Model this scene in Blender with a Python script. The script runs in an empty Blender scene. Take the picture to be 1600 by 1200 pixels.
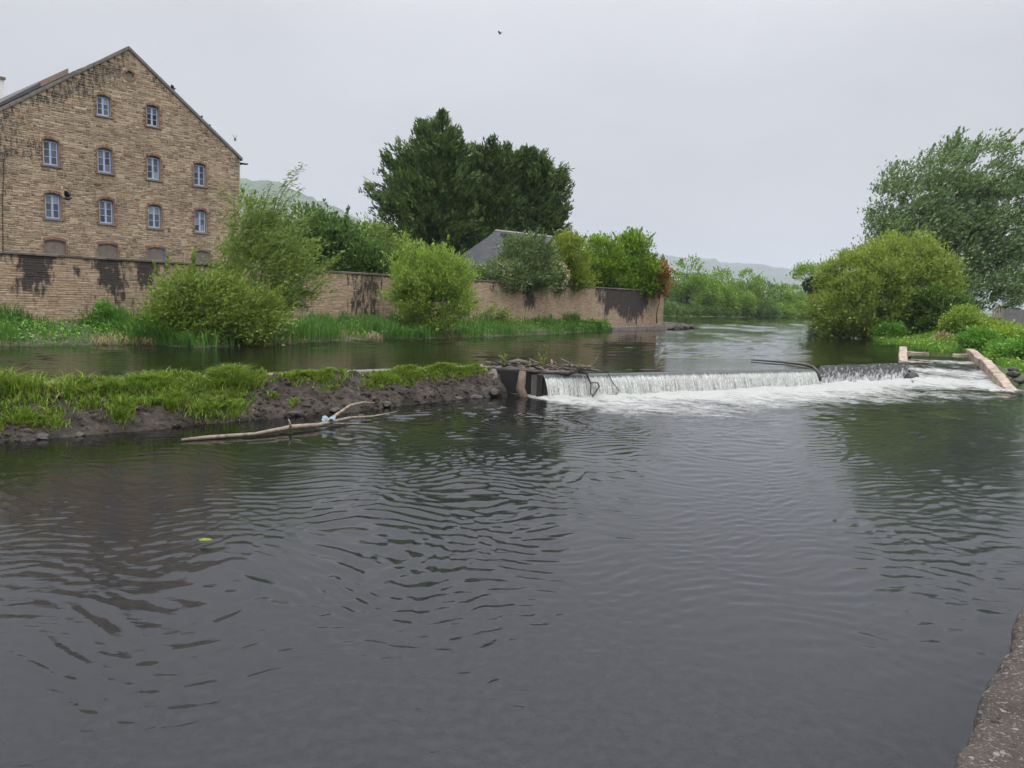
import bpy, bmesh, math, random
import numpy as np
from mathutils import Vector, Matrix
from mathutils.geometry import tessellate_polygon

# ------------------------------------------------------------------ camera, sky, sun, exposure
sc = bpy.context.scene
COL = sc.collection
CAMZ = 3.35
PITCH, ROLL = math.radians(6.153), math.radians(1.8)
cam_d = bpy.data.cameras.new('camera'); cam = bpy.data.objects.new('camera', cam_d); COL.objects.link(cam)
cam_d.sensor_width = 36.0; cam_d.lens = 36.0 * 1202 / 1600; cam_d.clip_start = 0.1; cam_d.clip_end = 20000
_c, _s, _cp, _sp = math.cos(ROLL), math.sin(ROLL), math.cos(PITCH), math.sin(PITCH)
_r = Vector((_c, _sp * _s, _cp * _s)); _u = Vector((-_s, _sp * _c, _cp * _c)); _b = Vector((0, -_cp, _sp))
cam.matrix_world = Matrix(((_r.x, _u.x, _b.x, 0), (_r.y, _u.y, _b.y, 0), (_r.z, _u.z, _b.z, CAMZ), (0, 0, 0, 1)))
sc.camera = cam

SUN_EL, SUN_AZ = math.radians(52), math.radians(140)      # azimuth clockwise from +Y
world = bpy.data.worlds.new('World'); sc.world = world; world.use_nodes = True
wt = world.node_tree; wt.nodes.clear()
def wn(t, **k):
    n = wt.nodes.new(t)
    for a, v in k.items(): setattr(n, a, v)
    return n
w_out = wn('ShaderNodeOutputWorld'); w_bg = wn('ShaderNodeBackground'); w_bg.inputs[1].default_value = 0.1
w_sky = wn('ShaderNodeTexSky', sky_type='NISHITA', sun_disc=False, sun_elevation=SUN_EL, sun_rotation=SUN_AZ)
w_sky.dust_density = 4.0
w_hs = wn('ShaderNodeHueSaturation'); w_hs.inputs['Saturation'].default_value = 0.12; w_hs.inputs['Value'].default_value = 1.0
w_tc = wn('ShaderNodeTexCoord'); w_sep = wn('ShaderNodeSeparateXYZ')
w_cl = wn('ShaderNodeClamp'); w_pw = wn('ShaderNodeMath', operation='POWER'); w_pw.inputs[1].default_value = 3.2
w_ml = wn('ShaderNodeMath', operation='MULTIPLY_ADD'); w_ml.inputs[1].default_value = 50.0; w_ml.inputs[2].default_value = 6.5
w_no = wn('ShaderNodeTexNoise'); w_no.inputs['Scale'].default_value = 2.2; w_no.inputs['Detail'].default_value = 4.0
w_map = wn('ShaderNodeMapping'); w_map.inputs['Scale'].default_value = (1, 1, 2.5)
w_mr = wn('ShaderNodeMapRange'); w_mr.inputs['From Min'].default_value = 0.3; w_mr.inputs['From Max'].default_value = 0.7
w_mr.inputs['To Min'].default_value = 0.90; w_mr.inputs['To Max'].default_value = 1.07
w_m2 = wn('ShaderNodeMath', operation='MULTIPLY')
w_col = wn('ShaderNodeVectorMath', operation='SCALE'); w_col.inputs[0].default_value = (0.952, 0.963, 1.038)
w_mix = wn('ShaderNodeMix', data_type='RGBA'); w_mix.inputs[0].default_value = 0.9
L = wt.links.new
L(w_tc.outputs['Generated'], w_sep.inputs[0]); L(w_sep.outputs['Z'], w_cl.inputs[0]); L(w_cl.outputs[0], w_pw.inputs[0])
L(w_pw.outputs[0], w_ml.inputs[0]); L(w_tc.outputs['Generated'], w_map.inputs[0]); L(w_map.outputs[0], w_no.inputs[0])
L(w_no.outputs[0], w_mr.inputs[0]); L(w_mr.outputs[0], w_m2.inputs[0]); L(w_ml.outputs[0], w_m2.inputs[1])
L(w_m2.outputs[0], w_col.inputs['Scale']); L(w_sky.outputs[0], w_hs.inputs['Color'])
L(w_hs.outputs[0], w_mix.inputs[6]); L(w_col.outputs[0], w_mix.inputs[7]); L(w_mix.outputs[2], w_bg.inputs[0]); L(w_bg.outputs[0], w_out.inputs[0])

sun_d = bpy.data.lights.new('sun', 'SUN'); sun_d.energy = 1.0; sun_d.angle = math.radians(35); sun_d.color = (1, 0.97, 0.92)
sun = bpy.data.objects.new('sun', sun_d); COL.objects.link(sun)
_sd = Vector((math.sin(SUN_AZ) * math.cos(SUN_EL), math.cos(SUN_AZ) * math.cos(SUN_EL), math.sin(SUN_EL)))
sun.rotation_euler = _sd.to_track_quat('Z', 'Y').to_euler(); sun.location = _sd * 100
sc.view_settings.view_transform = 'Standard'; sc.view_settings.look = 'None'
sc.view_settings.exposure = 0.0; sc.view_settings.gamma = 1.0; sc.view_settings.use_curve_mapping = False
sc.cycles.use_denoising = True; sc.cycles.max_bounces = 5; sc.cycles.diffuse_bounces = 3; sc.cycles.glossy_bounces = 3
sc.cycles.transmission_bounces = 3; sc.cycles.volume_bounces = 1; sc.cycles.transparent_max_bounces = 6
sc.cycles.caustics_reflective = False; sc.cycles.caustics_refractive = False

# ------------------------------------------------------------------ helpers
RNG = np.random.default_rng(7); random.seed(7)
def hash2(ix, iy, seed):
    h = (ix.astype(np.int64) * 374761393 + iy.astype(np.int64) * 668265263 + seed * 974634777) & 0x7fffffff
    h = ((h ^ (h >> 13)) * 1274126177) & 0x7fffffff
    return ((h ^ (h >> 16)) & 0xffff) / 65535.0
def vnoise(x, y, seed=0):
    x = np.asarray(x, float); y = np.asarray(y, float)
    ix = np.floor(x); iy = np.floor(y); fx = x - ix; fy = y - iy
    ix = ix.astype(np.int64); iy = iy.astype(np.int64)
    ux = fx * fx * (3 - 2 * fx); uy = fy * fy * (3 - 2 * fy)
    a = hash2(ix, iy, seed); b = hash2(ix + 1, iy, seed); c = hash2(ix, iy + 1, seed); d = hash2(ix + 1, iy + 1, seed)
    return (a * (1 - ux) + b * ux) * (1 - uy) + (c * (1 - ux) + d * ux) * uy
def fbm(x, y, seed=0, o=4):
    t = 0; a = .5
    for i in range(o): t = t + a * vnoise(x * 2 ** i + 17.3 * i, y * 2 ** i - 9.1 * i, seed + i); a *= .5
    return t / (1 - .5 ** o)
def sstep(a, b, x):
    t = np.clip((np.asarray(x, float) - a) / (b - a), 0, 1); return t * t * (3 - 2 * t)

def link(o, parent=None):
    COL.objects.link(o)
    if parent is not None: o.parent = parent
    return o
def tag(o, label=None, cat=None, group=None, kind=None):
    if label: o['label'] = label
    if cat: o['category'] = cat
    if group: o['group'] = group
    if kind: o['kind'] = kind
    return o
def empty(name, loc=(0, 0, 0), rz=0):
    o = bpy.data.objects.new(name, None); o.location = loc; o.rotation_euler = (0, 0, rz); o.empty_display_size = .3
    return link(o)
def np_mesh(name, V, F, smooth=False, uv=None, attr=None):
    """V (n,3), F (m,k) all faces of k corners; attr: dict name -> per-vertex float"""
    me = bpy.data.meshes.new(name); V = np.ascontiguousarray(V, np.float32); F = np.ascontiguousarray(F, np.int32)
    m, k = F.shape
    me.vertices.add(len(V)); me.vertices.foreach_set('co', V.ravel())
    me.loops.add(m * k); me.loops.foreach_set('vertex_index', F.ravel())
    me.polygons.add(m); me.polygons.foreach_set('loop_start', np.arange(0, m * k, k, dtype=np.int32))
    me.polygons.foreach_set('loop_total', np.full(m, k, np.int32))
    if smooth: me.polygons.foreach_set('use_smooth', np.ones(m, bool))
    me.update(calc_edges=True)
    if uv is not None:
        l = me.uv_layers.new(name='UVMap'); l.data.foreach_set('uv', np.ascontiguousarray(uv[F.ravel()], np.float32).ravel())
    for n_, v in (attr or {}).items():
        a = me.attributes.new(n_, 'FLOAT', 'POINT'); a.data.foreach_set('value', np.ascontiguousarray(v, np.float32))
    return me
def obj(name, me, mat, parent=None, loc=None):
    o = bpy.data.objects.new(name, me)
    if mat is not None and not me.materials: me.materials.append(mat)
    if loc is not None: o.location = loc
    return link(o, parent)
def grid_faces(nu, nv):
    i = np.arange(nu - 1)[:, None] * nv + np.arange(nv - 1)[None]
    i = i.ravel(); return np.stack([i, i + nv, i + nv + 1, i + 1], 1)

class MB:
    def __init__(s): s.v = []; s.f = []; s.smooth = []
    def add(s, vs, fs, smooth=False):
        b = len(s.v); s.v += [tuple(p) for p in vs]; s.f += [tuple(b + i for i in f) for f in fs]; s.smooth += [smooth] * len(fs)
    def box(s, x0, x1, y0, y1, z0, z1):
        s.add([(x0, y0, z0), (x1, y0, z0), (x1, y1, z0), (x0, y1, z0), (x0, y0, z1), (x1, y0, z1), (x1, y1, z1), (x0, y1, z1)],
              [(0, 3, 2, 1), (4, 5, 6, 7), (0, 1, 5, 4), (1, 2, 6, 5), (2, 3, 7, 6), (3, 0, 4, 7)])
    def hexa(s, bot, top):
        s.add(list(bot) + list(top), [(0, 3, 2, 1), (4, 5, 6, 7), (0, 1, 5, 4), (1, 2, 6, 5), (2, 3, 7, 6), (3, 0, 4, 7)])
    def tube(s, pts, radii, n=7, cap=True, flat=1.0):
        pts = [Vector(p) for p in pts]; rings = []; up = Vector((0, 0, 1)); prev = None
        for i, p in enumerate(pts):
            d = (pts[min(i + 1, len(pts) - 1)] - pts[max(i - 1, 0)]).normalized()
            if prev is None:
                a = d.cross(up)
                if a.length < .05: a = d.cross(Vector((1, 0, 0)))
                a.normalize()
            else:
                a = prev - d * prev.dot(d)
                if a.length < 1e-4: a = d.cross(Vector((1, .3, 0)))
                a.normalize()
            prev = a; b = d.cross(a)
            rings.append([p + (a * math.cos(2 * math.pi * k / n) + b * flat * math.sin(2 * math.pi * k / n)) * radii[i] for k in range(n)])
        vs = [q for r in rings for q in r]; fs = []
        for i in range(len(pts) - 1):
            for k in range(n):
                fs.append((i * n + k, i * n + (k + 1) % n, (i + 1) * n + (k + 1) % n, (i + 1) * n + k))
        if cap: fs.append(tuple(range(n - 1, -1, -1))); fs.append(tuple((len(pts) - 1) * n + k for k in range(n)))
        s.add(vs, fs, True)
    def build(s, name, mat, parent=None, loc=None, bevel=0):
        me = bpy.data.meshes.new(name); me.from_pydata(s.v, [], s.f); me.update()
        me.polygons.foreach_set('use_smooth', np.array(s.smooth, bool))
        if bevel:
            bm = bmesh.new(); bm.from_mesh(me)
            bmesh.ops.bevel(bm, geom=[e for e in bm.edges if e.calc_face_angle(0) > .5], offset=bevel, segments=1, affect='EDGES')
            bm.to_mesh(me); bm.free()
        return obj(name, me, mat, parent, loc)

# ------------------------------------------------------------------ materials
class NT:
    def __init__(s, name):
        s.m = bpy.data.materials.new(name); s.m.use_nodes = True; s.t = s.m.node_tree; s.t.nodes.clear()
        s.out = s.n('ShaderNodeOutputMaterial')
    def n(s, t, ins=None, **k):
        x = s.t.nodes.new(t)
        for a, v in k.items(): setattr(x, a, v)
        for a, v in (ins or {}).items(): s.set(x, a, v)
        return x
    def set(s, x, a, v):
        if hasattr(v, 'bl_rna') and isinstance(v, bpy.types.NodeSocket): s.t.links.new(v, x.inputs[a])
        else: x.inputs[a].default_value = v
    def math(s, op, a, b=0.0, c=0.0, clamp=False):
        x = s.n('ShaderNodeMath', operation=op); x.use_clamp = clamp
        for i, v in enumerate((a, b, c)): s.set(x, i, v)
        return x.outputs[0]
    def noise(s, scale, detail=4, vec=None, rough=.55, dist=0.0):
        x = s.n('ShaderNodeTexNoise', {'Scale': scale, 'Detail': detail, 'Roughness': rough, 'Distortion': dist})
        if vec is not None: s.set(x, 'Vector', vec)
        return x.outputs['Fac']
    def ramp(s, fac, stops, interp='LINEAR'):
        x = s.n('ShaderNodeValToRGB'); r = x.color_ramp; r.interpolation = interp
        while len(r.elements) < len(stops): r.elements.new(.5)
        for e, (p, c) in zip(r.elements, stops): e.position = p; e.color = (*c, 1) if len(c) == 3 else c
        s.set(x, 0, fac); return x.outputs[0]
    def rng(s, v, a, b, c=0.0, d=1.0):
        x = s.n('ShaderNodeMapRange', {'From Min': a, 'From Max': b, 'To Min': c, 'To Max': d}); s.set(x, 0, v); return x.outputs[0]
    def mix(s, f, a, b, blend='MIX'):
        x = s.n('ShaderNodeMix', data_type='RGBA', blend_type=blend)
        for i, v in ((0, f), (6, a), (7, b)):
            if isinstance(v, tuple) and len(v) == 3: v = (*v, 1)
            s.set(x, i, v)
        return x.outputs[2]
    def obj_co(s): return s.n('ShaderNodeTexCoord').outputs['Object']
    def mapping(s, vec, scale=(1, 1, 1), rot=(0, 0, 0)):
        x = s.n('ShaderNodeMapping', {'Scale': scale, 'Rotation': rot}); s.set(x, 0, vec); return x.outputs[0]
    def island(s):
        g = s.n('ShaderNodeNewGeometry').outputs['Random Per Island']; o = s.n('ShaderNodeObjectInfo').outputs['Random']
        return s.math('FRACT', s.math('ADD', g, o))
    def bump(s, h, strength=.3, dist=.02):
        return s.n('ShaderNodeBump', {'Height': h, 'Strength': strength, 'Distance': dist}).outputs[0]
    def pbr(s, col, rough=.85, normal=None, **k):
        x = s.n('ShaderNodeBsdfPrincipled'); s.set(x, 'Base Color', (*col, 1) if isinstance(col, tuple) and len(col) == 3 else col)
        s.set(x, 'Roughness', rough)
        if normal is not None: s.set(x, 'Normal', normal)
        for a, v in k.items(): s.set(x, a.replace('_', ' '), v)
        return x.outputs[0]
    def done(s, sh): s.t.links.new(sh, s.out.inputs['Surface']); return s.m

def m_stone(name, cols, mortar=False, scale=1.0, dark=(.028, .025, .025)):
    t = NT(name); co = t.n('ShaderNodeNewGeometry').outputs['Position']
    rnd = t.island(); col = t.ramp(rnd, [(i / len(cols), (1.04 * c[0], 1.03 * c[1], .99 * c[2])) for i, c in enumerate(cols)], 'CONSTANT')
    fine = t.noise(9 * scale, 6, co); col = t.mix(t.rng(fine, .3, .75, 0, .75), col, t.mix(1.0, col, (.55, .5, .46), 'MULTIPLY'))
    big = t.noise(.45, 4, co); col = t.mix(t.rng(big, .48, .72, 0, .5), col, t.mix(1.0, col, (.5, .5, .52), 'MULTIPLY'))
    s1 = t.n('ShaderNodeAttribute', attribute_name='stain').outputs['Fac']
    s2 = t.n('ShaderNodeAttribute', attribute_name='stain_amount', attribute_type='OBJECT').outputs['Fac']
    st = t.math('MAXIMUM', s1, s2); nz = t.noise(5.0, 5, t.mapping(co, (1, 1, .35)))
    k = t.rng(t.math('ADD', st, t.math('MULTIPLY', t.math('SUBTRACT', nz, .5), 2.0)), .32, .72)
    k = t.math('MULTIPLY', k, t.math('GREATER_THAN', st, .02))
    col = t.mix(t.math('MULTIPLY', k, .92), col, dark)
    return t.done(t.pbr(col, .92, t.bump(t.noise(22 * scale, 5, co), .5, .02)))
def m_simple(name, c1, c2, scale=6, rough=.85, bump=.3, bd=.01, **k):
    t = NT(name); co = t.obj_co(); f = t.noise(scale, 6, co)
    return t.done(t.pbr(t.mix(t.rng(f, .3, .7), c1, c2), rough, t.bump(t.noise(scale * 4, 5, co), bump, bd), **k))
def m_leaf(name, cols, transl=.3, rough=.55, clump=.25):
    t = NT(name); rnd = t.island(); col = t.ramp(rnd, [(i / max(1, len(cols) - 1), tuple(min(1, q * 1.85) for q in c)) for i, c in enumerate(cols)])
    nz = t.noise(clump, 3, t.n('ShaderNodeNewGeometry').outputs['Position'])
    col = t.mix(t.rng(nz, .35, .65, 0, .5), col, t.mix(1.0, col, (1.12, 1.08, .75), 'MULTIPLY'))
    a = t.pbr(col, rough, Specular_IOR_Level=.25); b = t.n('ShaderNodeBsdfTranslucent'); t.set(b, 0, t.mix(1.0, col, (1.1, 1.15, .7), 'MULTIPLY'))
    m = t.n('ShaderNodeMixShader', {0: transl}); t.set(m, 1, a); t.set(m, 2, b.outputs[0])
    return t.done(m.outputs[0])

M = {}
M['facade'] = m_stone('facade_stone', [(.36, .275, .19), (.42, .33, .235), (.29, .215, .15), (.47, .38, .28), (.34, .255, .185), (.25, .19, .14),
                                      (.37, .285, .205), (.31, .205, .135), (.44, .35, .26), (.20, .155, .12), (.38, .295, .215), (.32, .25, .19)])
M['facade_mortar'] = m_stone('lime_mortar', [(.46, .38, .285)], dark=(.10, .085, .07))
M['rwall'] = m_stone('river_wall_stone', [(.40, .30, .21), (.44, .335, .245), (.37, .275, .19), (.46, .36, .265), (.34, .25, .175), (.41, .315, .22)], dark=(.022, .02, .022))
M['rwall_mortar'] = m_stone('river_wall_mortar', [(.33, .25, .17)], dark=(.03, .027, .027))
M['coping'] = m_stone('coping_stone', [(.13, .115, .10), (.16, .14, .115), (.11, .10, .09), (.18, .155, .13)])
M['brick'] = m_stone('surround_brick', [(.27, .16, .105), (.32, .215, .14), (.24, .135, .09), (.22, .12, .085), (.33, .22, .15)])
M['sillstone'] = m_stone('sill_stone', [(.19, .17, .15), (.23, .20, .17)])
M['verge'] = m_simple('verge_mortar', (.20, .18, .155), (.12, .11, .10), 3)
M['slate'] = m_stone('roof_slate', [(.075, .075, .08), (.10, .10, .105), (.085, .085, .095), (.12, .115, .115)])
M['houseslate'] = m_stone('house_slate', [(.085, .088, .098), (.105, .108, .118), (.093, .096, .106), (.078, .081, .091)])
M['brickpatch'] = m_stone('red_ridge_brick', [(.24, .17, .14), (.28, .21, .17)])
M['wframe'] = m_simple('blue_grey_frame_paint', (.15, .20, .33), (.11, .15, .25), 8, .55)
M['wsash'] = m_simple('pale_lilac_sash_paint', (.42, .49, .66), (.33, .40, .56), 8, .5)
M['board'] = m_simple('grey_brown_board', (.19, .155, .135), (.13, .105, .095), 3.0, .8)
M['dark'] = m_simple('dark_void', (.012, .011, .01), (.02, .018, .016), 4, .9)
t = NT('window_glass'); r_ = t.n('ShaderNodeObjectInfo').outputs['Random']
M['pane'] = t.done(t.pbr(t.ramp(r_, [(0, (.012, .015, .02)), (.45, (.05, .06, .08)), (.8, (.12, .14, .165)), (1, (.24, .26, .28))]), .12, Specular_IOR_Level=.5, Coat_Weight=.5))
M['broken'] = m_simple('broken_pane_void', (.006, .006, .008), (.01, .01, .012), 4, .6)
M['concrete'] = m_simple('weathered_concrete', (.44, .355, .27), (.13, .098, .07), 1.6, .9, .6, .03)
M['ledge'] = m_simple('ledge_concrete', (.20, .175, .155), (.10, .085, .072), 1.8, .9, .5, .03)
M['wood'] = m_simple('driftwood', (.16, .12, .085), (.07, .053, .038), 7, .85, .6, .02)
M['palewood'] = m_simple('bleached_wood', (.33, .27, .20), (.13, .10, .07), 9, .8, .8, .03)
M['darkwood'] = m_simple('wet_dark_wood', (.025, .02, .017), (.045, .037, .03), 5, .5, .5, .02)
M['greywood'] = m_simple('grey_fence_timber', (.20, .19, .18), (.12, .115, .11), 4, .9, .5, .02)
M['fence'] = m_simple('grey_fence_sheet', (.17, .165, .165), (.11, .105, .11), 2, .8)
M['bark'] = m_simple('bark', (.085, .068, .05), (.045, .036, .028), 4, .95, .8, .04)
M['twig'] = m_simple('olive_twig', (.13, .115, .05), (.085, .075, .035), 4, .9)
M['blue'] = m_simple('faded_blue_cloth', (.20, .30, .36), (.32, .38, .40), 9, .8)
M['bird'] = m_simple('slate_feathers', (.055, .058, .066), (.03, .03, .035), 12, .7)
M['birdwhite'] = m_simple('pale_feathers', (.55, .55, .56), (.35, .35, .37), 12, .7)
M['white'] = m_simple('white_render', (.72, .71, .68), (.6, .58, .55), 2, .9)
M['wallhouse'] = m_simple('grey_render', (.33, .31, .29), (.27, .255, .24), 2, .9)
M['metal'] = m_simple('black_iron', (.02, .02, .02), (.035, .03, .03), 8, .6)

# ground, mud
t = NT('earth'); co = t.n('ShaderNodeNewGeometry').outputs['Position']
M['ground'] = t.done(t.pbr(t.mix(t.rng(t.noise(.4, 6, co), .35, .65), (.055, .085, .028), (.085, .105, .04)), .95, t.bump(t.noise(3, 5, co), .6, .1)))
t = NT('wet_mud'); co = t.n('ShaderNodeNewGeometry').outputs['Position']
mc = t.mix(t.rng(t.noise(1.6, 7, co), .35, .68), (.031, .024, .017), (.086, .069, .053))
mc = t.mix(t.rng(t.noise(5, 6, co), .45, .7, 0, .8), mc, (.012, .010, .008))
M['mud'] = t.done(t.pbr(mc, t.rng(t.noise(2, 4, co), .3, .7, .6, .95), t.bump(t.noise(7, 8, co, .65), 1.0, .16), Specular_IOR_Level=.25))
t = NT('bank_earth'); co = t.n('ShaderNodeNewGeometry').outputs['Position']
M['bankearth'] = t.done(t.pbr(t.mix(t.rng(t.noise(1.5, 6, co), .35, .65), (.045, .05, .022), (.08, .062, .04)), .95, t.bump(t.noise(5, 6, co), .8, .06)))
# hills
def m_hill(name, cols, sc_):
    t = NT(name); co = t.n('ShaderNodeNewGeometry').outputs['Position']
    f = t.noise(sc_, 5, co); g = t.noise(sc_ * 9, 3, co)
    col = t.mix(t.rng(f, .4, .6), cols[0], cols[1]); col = t.mix(t.rng(g, .4, .7, 0, .6), col, cols[2])
    return t.done(t.pbr(col, 1.0, t.bump(g, 1.0, 6.0)))
M['hill_near'] = m_hill('wooded_hill', [(.045, .075, .03), (.085, .12, .045), (.02, .035, .018)], .01)
M['hill_far'] = m_hill('far_hill', [(.05, .065, .045), (.07, .085, .05), (.035, .045, .03)], .006)

# water
def m_water(name, body, body2, bump_s, foam=False, rough=.035, dist=.05, pmin=.25):
    t = NT(name); co = t.n('ShaderNodeNewGeometry').outputs['Position']
    w1 = t.noise(8.5, 3, t.mapping(co, (.55, 1.5, 1), (0, 0, -.2)), .55, .5); w2 = t.noise(1.7, 3, t.mapping(co, (.7, 1.4, 1), (0, 0, -.4)), .5, .8)
    h = t.math('ADD', t.math('MULTIPLY', w1, .4), t.math('MULTIPLY', w2, .7))
    patch = t.rng(t.noise(.16, 3, t.mapping(co, (1, 1.6, 1))), .40, .62, pmin, 1.0)
    b = t.n('ShaderNodeBump', {'Distance': dist}); t.set(b, 'Height', h); t.set(b, 'Strength', t.math('MULTIPLY', patch, bump_s))
    col = t.mix(t.rng(t.noise(.9, 5, co), .4, .65), body, body2)
    if foam:            # pale shallow bed by the quay, spread further out to paint in sky sheen
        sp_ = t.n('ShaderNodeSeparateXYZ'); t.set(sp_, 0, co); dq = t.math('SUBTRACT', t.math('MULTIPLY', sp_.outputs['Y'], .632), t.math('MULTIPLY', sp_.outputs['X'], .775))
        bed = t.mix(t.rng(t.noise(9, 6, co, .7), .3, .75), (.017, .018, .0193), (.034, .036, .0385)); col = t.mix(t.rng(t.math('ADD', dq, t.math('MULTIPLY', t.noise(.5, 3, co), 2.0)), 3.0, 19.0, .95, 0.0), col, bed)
    sh = t.pbr(col, rough, b.outputs[0], IOR=1.333)
    if foam:
        fa = t.n('ShaderNodeAttribute', attribute_name='foam').outputs['Fac']
        vec = t.mapping(co, (1, 1, 1), (0, 0, .35))
        n1 = t.noise(1.6, 6, t.mapping(vec, (.8, 2.0, 1)), .62, .8); n2 = t.noise(9, 4, t.mapping(vec, (1, 1.8, 1)), .6, .5)
        k = t.math('ADD', t.math('MULTIPLY', t.math('SUBTRACT', n1, .5), 1.5), t.math('ADD', t.math('MULTIPLY', n2, .3), .36))
        k = t.math('ADD', k, t.math('SUBTRACT', t.math('MULTIPLY', fa, 1.25), .66))
        k = t.rng(k, .34, .84); k = t.math('MULTIPLY', k, t.math('GREATER_THAN', fa, .01))
        fb = t.bump(t.math('ADD', n1, t.math('MULTIPLY', n2, .5)), .9, .12)
        wh = t.pbr(t.mix(n2, (.24, .245, .225), (.52, .52, .48)), .6, fb)
        m = t.n('ShaderNodeMixShader'); t.set(m, 0, t.math('MULTIPLY', k, .93)); t.set(m, 1, sh); t.set(m, 2, wh); sh = m.outputs[0]
    return t.done(sh)
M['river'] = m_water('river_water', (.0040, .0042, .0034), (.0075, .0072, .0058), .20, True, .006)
M['pool'] = m_water('pool_water', (.0060, .0056, .0042), (.0090, .0082, .0062), .25, False, .045, .05, .5)
# falling water
t = NT('falling_water'); uv = t.n('ShaderNodeTexCoord').outputs['UV']
s1 = t.noise(5.5, 5, t.mapping(uv, (3.0, .35, 1)), .75); s2 = t.noise(9, 3, t.mapping(uv, (2.4, 1.6, 1)), .6, .4)
sepv = t.n('ShaderNodeSeparateXYZ'); t.set(sepv, 0, uv); v_ = sepv.outputs['Y']
k = t.math('ADD', t.math('MULTIPLY', s1, .8), t.math('MULTIPLY', s2, .3))
k = t.math('ADD', k, t.rng(v_, .12, .42, -.5, .10)); k = t.rng(k, .46, .78)
wat = t.pbr((.05, .055, .05), .08, t.bump(s1, .5, .05), IOR=1.333); wh = t.pbr(t.mix(s2, (.46, .48, .43), (.84, .85, .80)), .5, t.bump(s2, .6, .05))
m = t.n('ShaderNodeMixShader'); t.set(m, 0, t.math('MULTIPLY', k, .9)); t.set(m, 1, wat); t.set(m, 2, wh); M['fall'] = t.done(m.outputs[0])
t = NT('gliding_water'); uv = t.n('ShaderNodeTexCoord').outputs['UV']
s1 = t.noise(3.0, 6, t.mapping(uv, (1.5, 1.9, 1), (0, 0, .5)), .7); sepv = t.n('ShaderNodeSeparateXYZ'); t.set(sepv, 0, uv)
k = t.rng(t.math('ADD', s1, t.rng(sepv.outputs['Y'], .45, 1.05, -.03, .26)), .50, 1.05)
wat = t.pbr((.045, .047, .045), .12, t.bump(s1, 1.0, .35), IOR=1.333); wh = t.pbr((.78, .79, .75), .5, t.bump(s1, .6, .05))
m = t.n('ShaderNodeMixShader'); t.set(m, 0, k); t.set(m, 1, wat); t.set(m, 2, wh); M['glide'] = t.done(m.outputs[0])

# foliage
M['grass'] = m_leaf('bright_grass', [(.022, .045, .010), (.06, .105, .014), (.095, .15, .018), (.13, .18, .028), (.15, .165, .05)], .3)
M['weeds'] = m_leaf('riverside_weeds', [(.03, .08, .018), (.05, .115, .024), (.075, .145, .034), (.04, .085, .026)], .3, clump=.5)
M['straw'] = m_leaf('dry_stalks', [(.17, .13, .075), (.20, .155, .09), (.09, .07, .045)], .2)
M['lime'] = m_leaf('lime_leaves', [(.10, .15, .028), (.15, .21, .04), (.075, .115, .024), (.19, .25, .06)], .35, clump=.4)
M['olive'] = m_leaf('olive_leaves', [(.08, .12, .024), (.115, .16, .034), (.065, .095, .022), (.15, .19, .045)], .35, clump=.4)
M['feather'] = m_leaf('feathery_leaves', [(.08, .12, .032), (.115, .16, .042), (.065, .095, .026), (.155, .20, .06)], .35, clump=.4)
M['midgreen'] = m_leaf('mid_green_leaves', [(.035, .07, .02), (.055, .10, .025), (.03, .055, .018), (.085, .135, .04)], .3)
M['conifer'] = m_leaf('dark_conifer_sprays', [(.020, .042, .015), (.032, .060, .019), (.050, .084, .024), (.092, .125, .03)], .18, clump=.3)
M['maple'] = m_leaf('bright_green_leaves', [(.075, .135, .012), (.12, .19, .018), (.055, .10, .014), (.16, .23, .03)], .4, clump=.35)
M['yellowgreen'] = m_leaf('yellow_green_leaves', [(.10, .14, .018), (.14, .18, .025), (.08, .10, .02), (.18, .21, .04)], .4)
M['hawthorn'] = m_leaf('grey_green_leaves', [(.06, .095, .035), (.09, .125, .05), (.045, .07, .03), (.14, .17, .09)], .3)
M['blossom'] = m_leaf('faded_blossom', [(.30, .28, .20), (.22, .17, .12), (.36, .34, .26)], .3)
M['copper'] = m_leaf('copper_leaves', [(.15, .055, .025), (.20, .085, .03), (.12, .09, .025)], .3)
M['willow'] = m_leaf('yellow_olive_leaves', [(.115, .155, .032), (.145, .185, .042), (.095, .13, .03), (.175, .215, .06)], .4, clump=.3)
M['poplar'] = m_leaf('grey_green_poplar_leaves', [(.055, .095, .036), (.075, .12, .05), (.045, .08, .03), (.17, .21, .13), (.085, .13, .055)], .3, clump=.3)
M['farleaf'] = m_leaf('far_tree_leaves', [(.085, .145, .022), (.12, .19, .03), (.065, .115, .02), (.15, .21, .04)], .3, clump=.12)
M['farleaf2'] = m_leaf('far_grey_tree_leaves', [(.06, .105, .03), (.085, .135, .04), (.05, .085, .025)], .3, clump=.12)
M['hedge'] = m_leaf('hedge_leaves', [(.045, .085, .018), (.065, .115, .022), (.035, .065, .015), (.09, .125, .03)], .3, clump=.2)
M['ivy'] = m_leaf('dark_ivy', [(.014, .03, .01), (.02, .042, .014), (.03, .055, .018)], .15)
M['bramble'] = m_leaf('bramble_leaves', [(.085, .14, .018), (.125, .185, .026), (.155, .205, .04), (.06, .105, .016)], .3, clump=.5)
M['nettle'] = m_leaf('nettle_leaves', [(.05, .115, .018), (.075, .155, .026), (.06, .13, .02), (.10, .19, .035)], .3, clump=.5)

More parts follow.
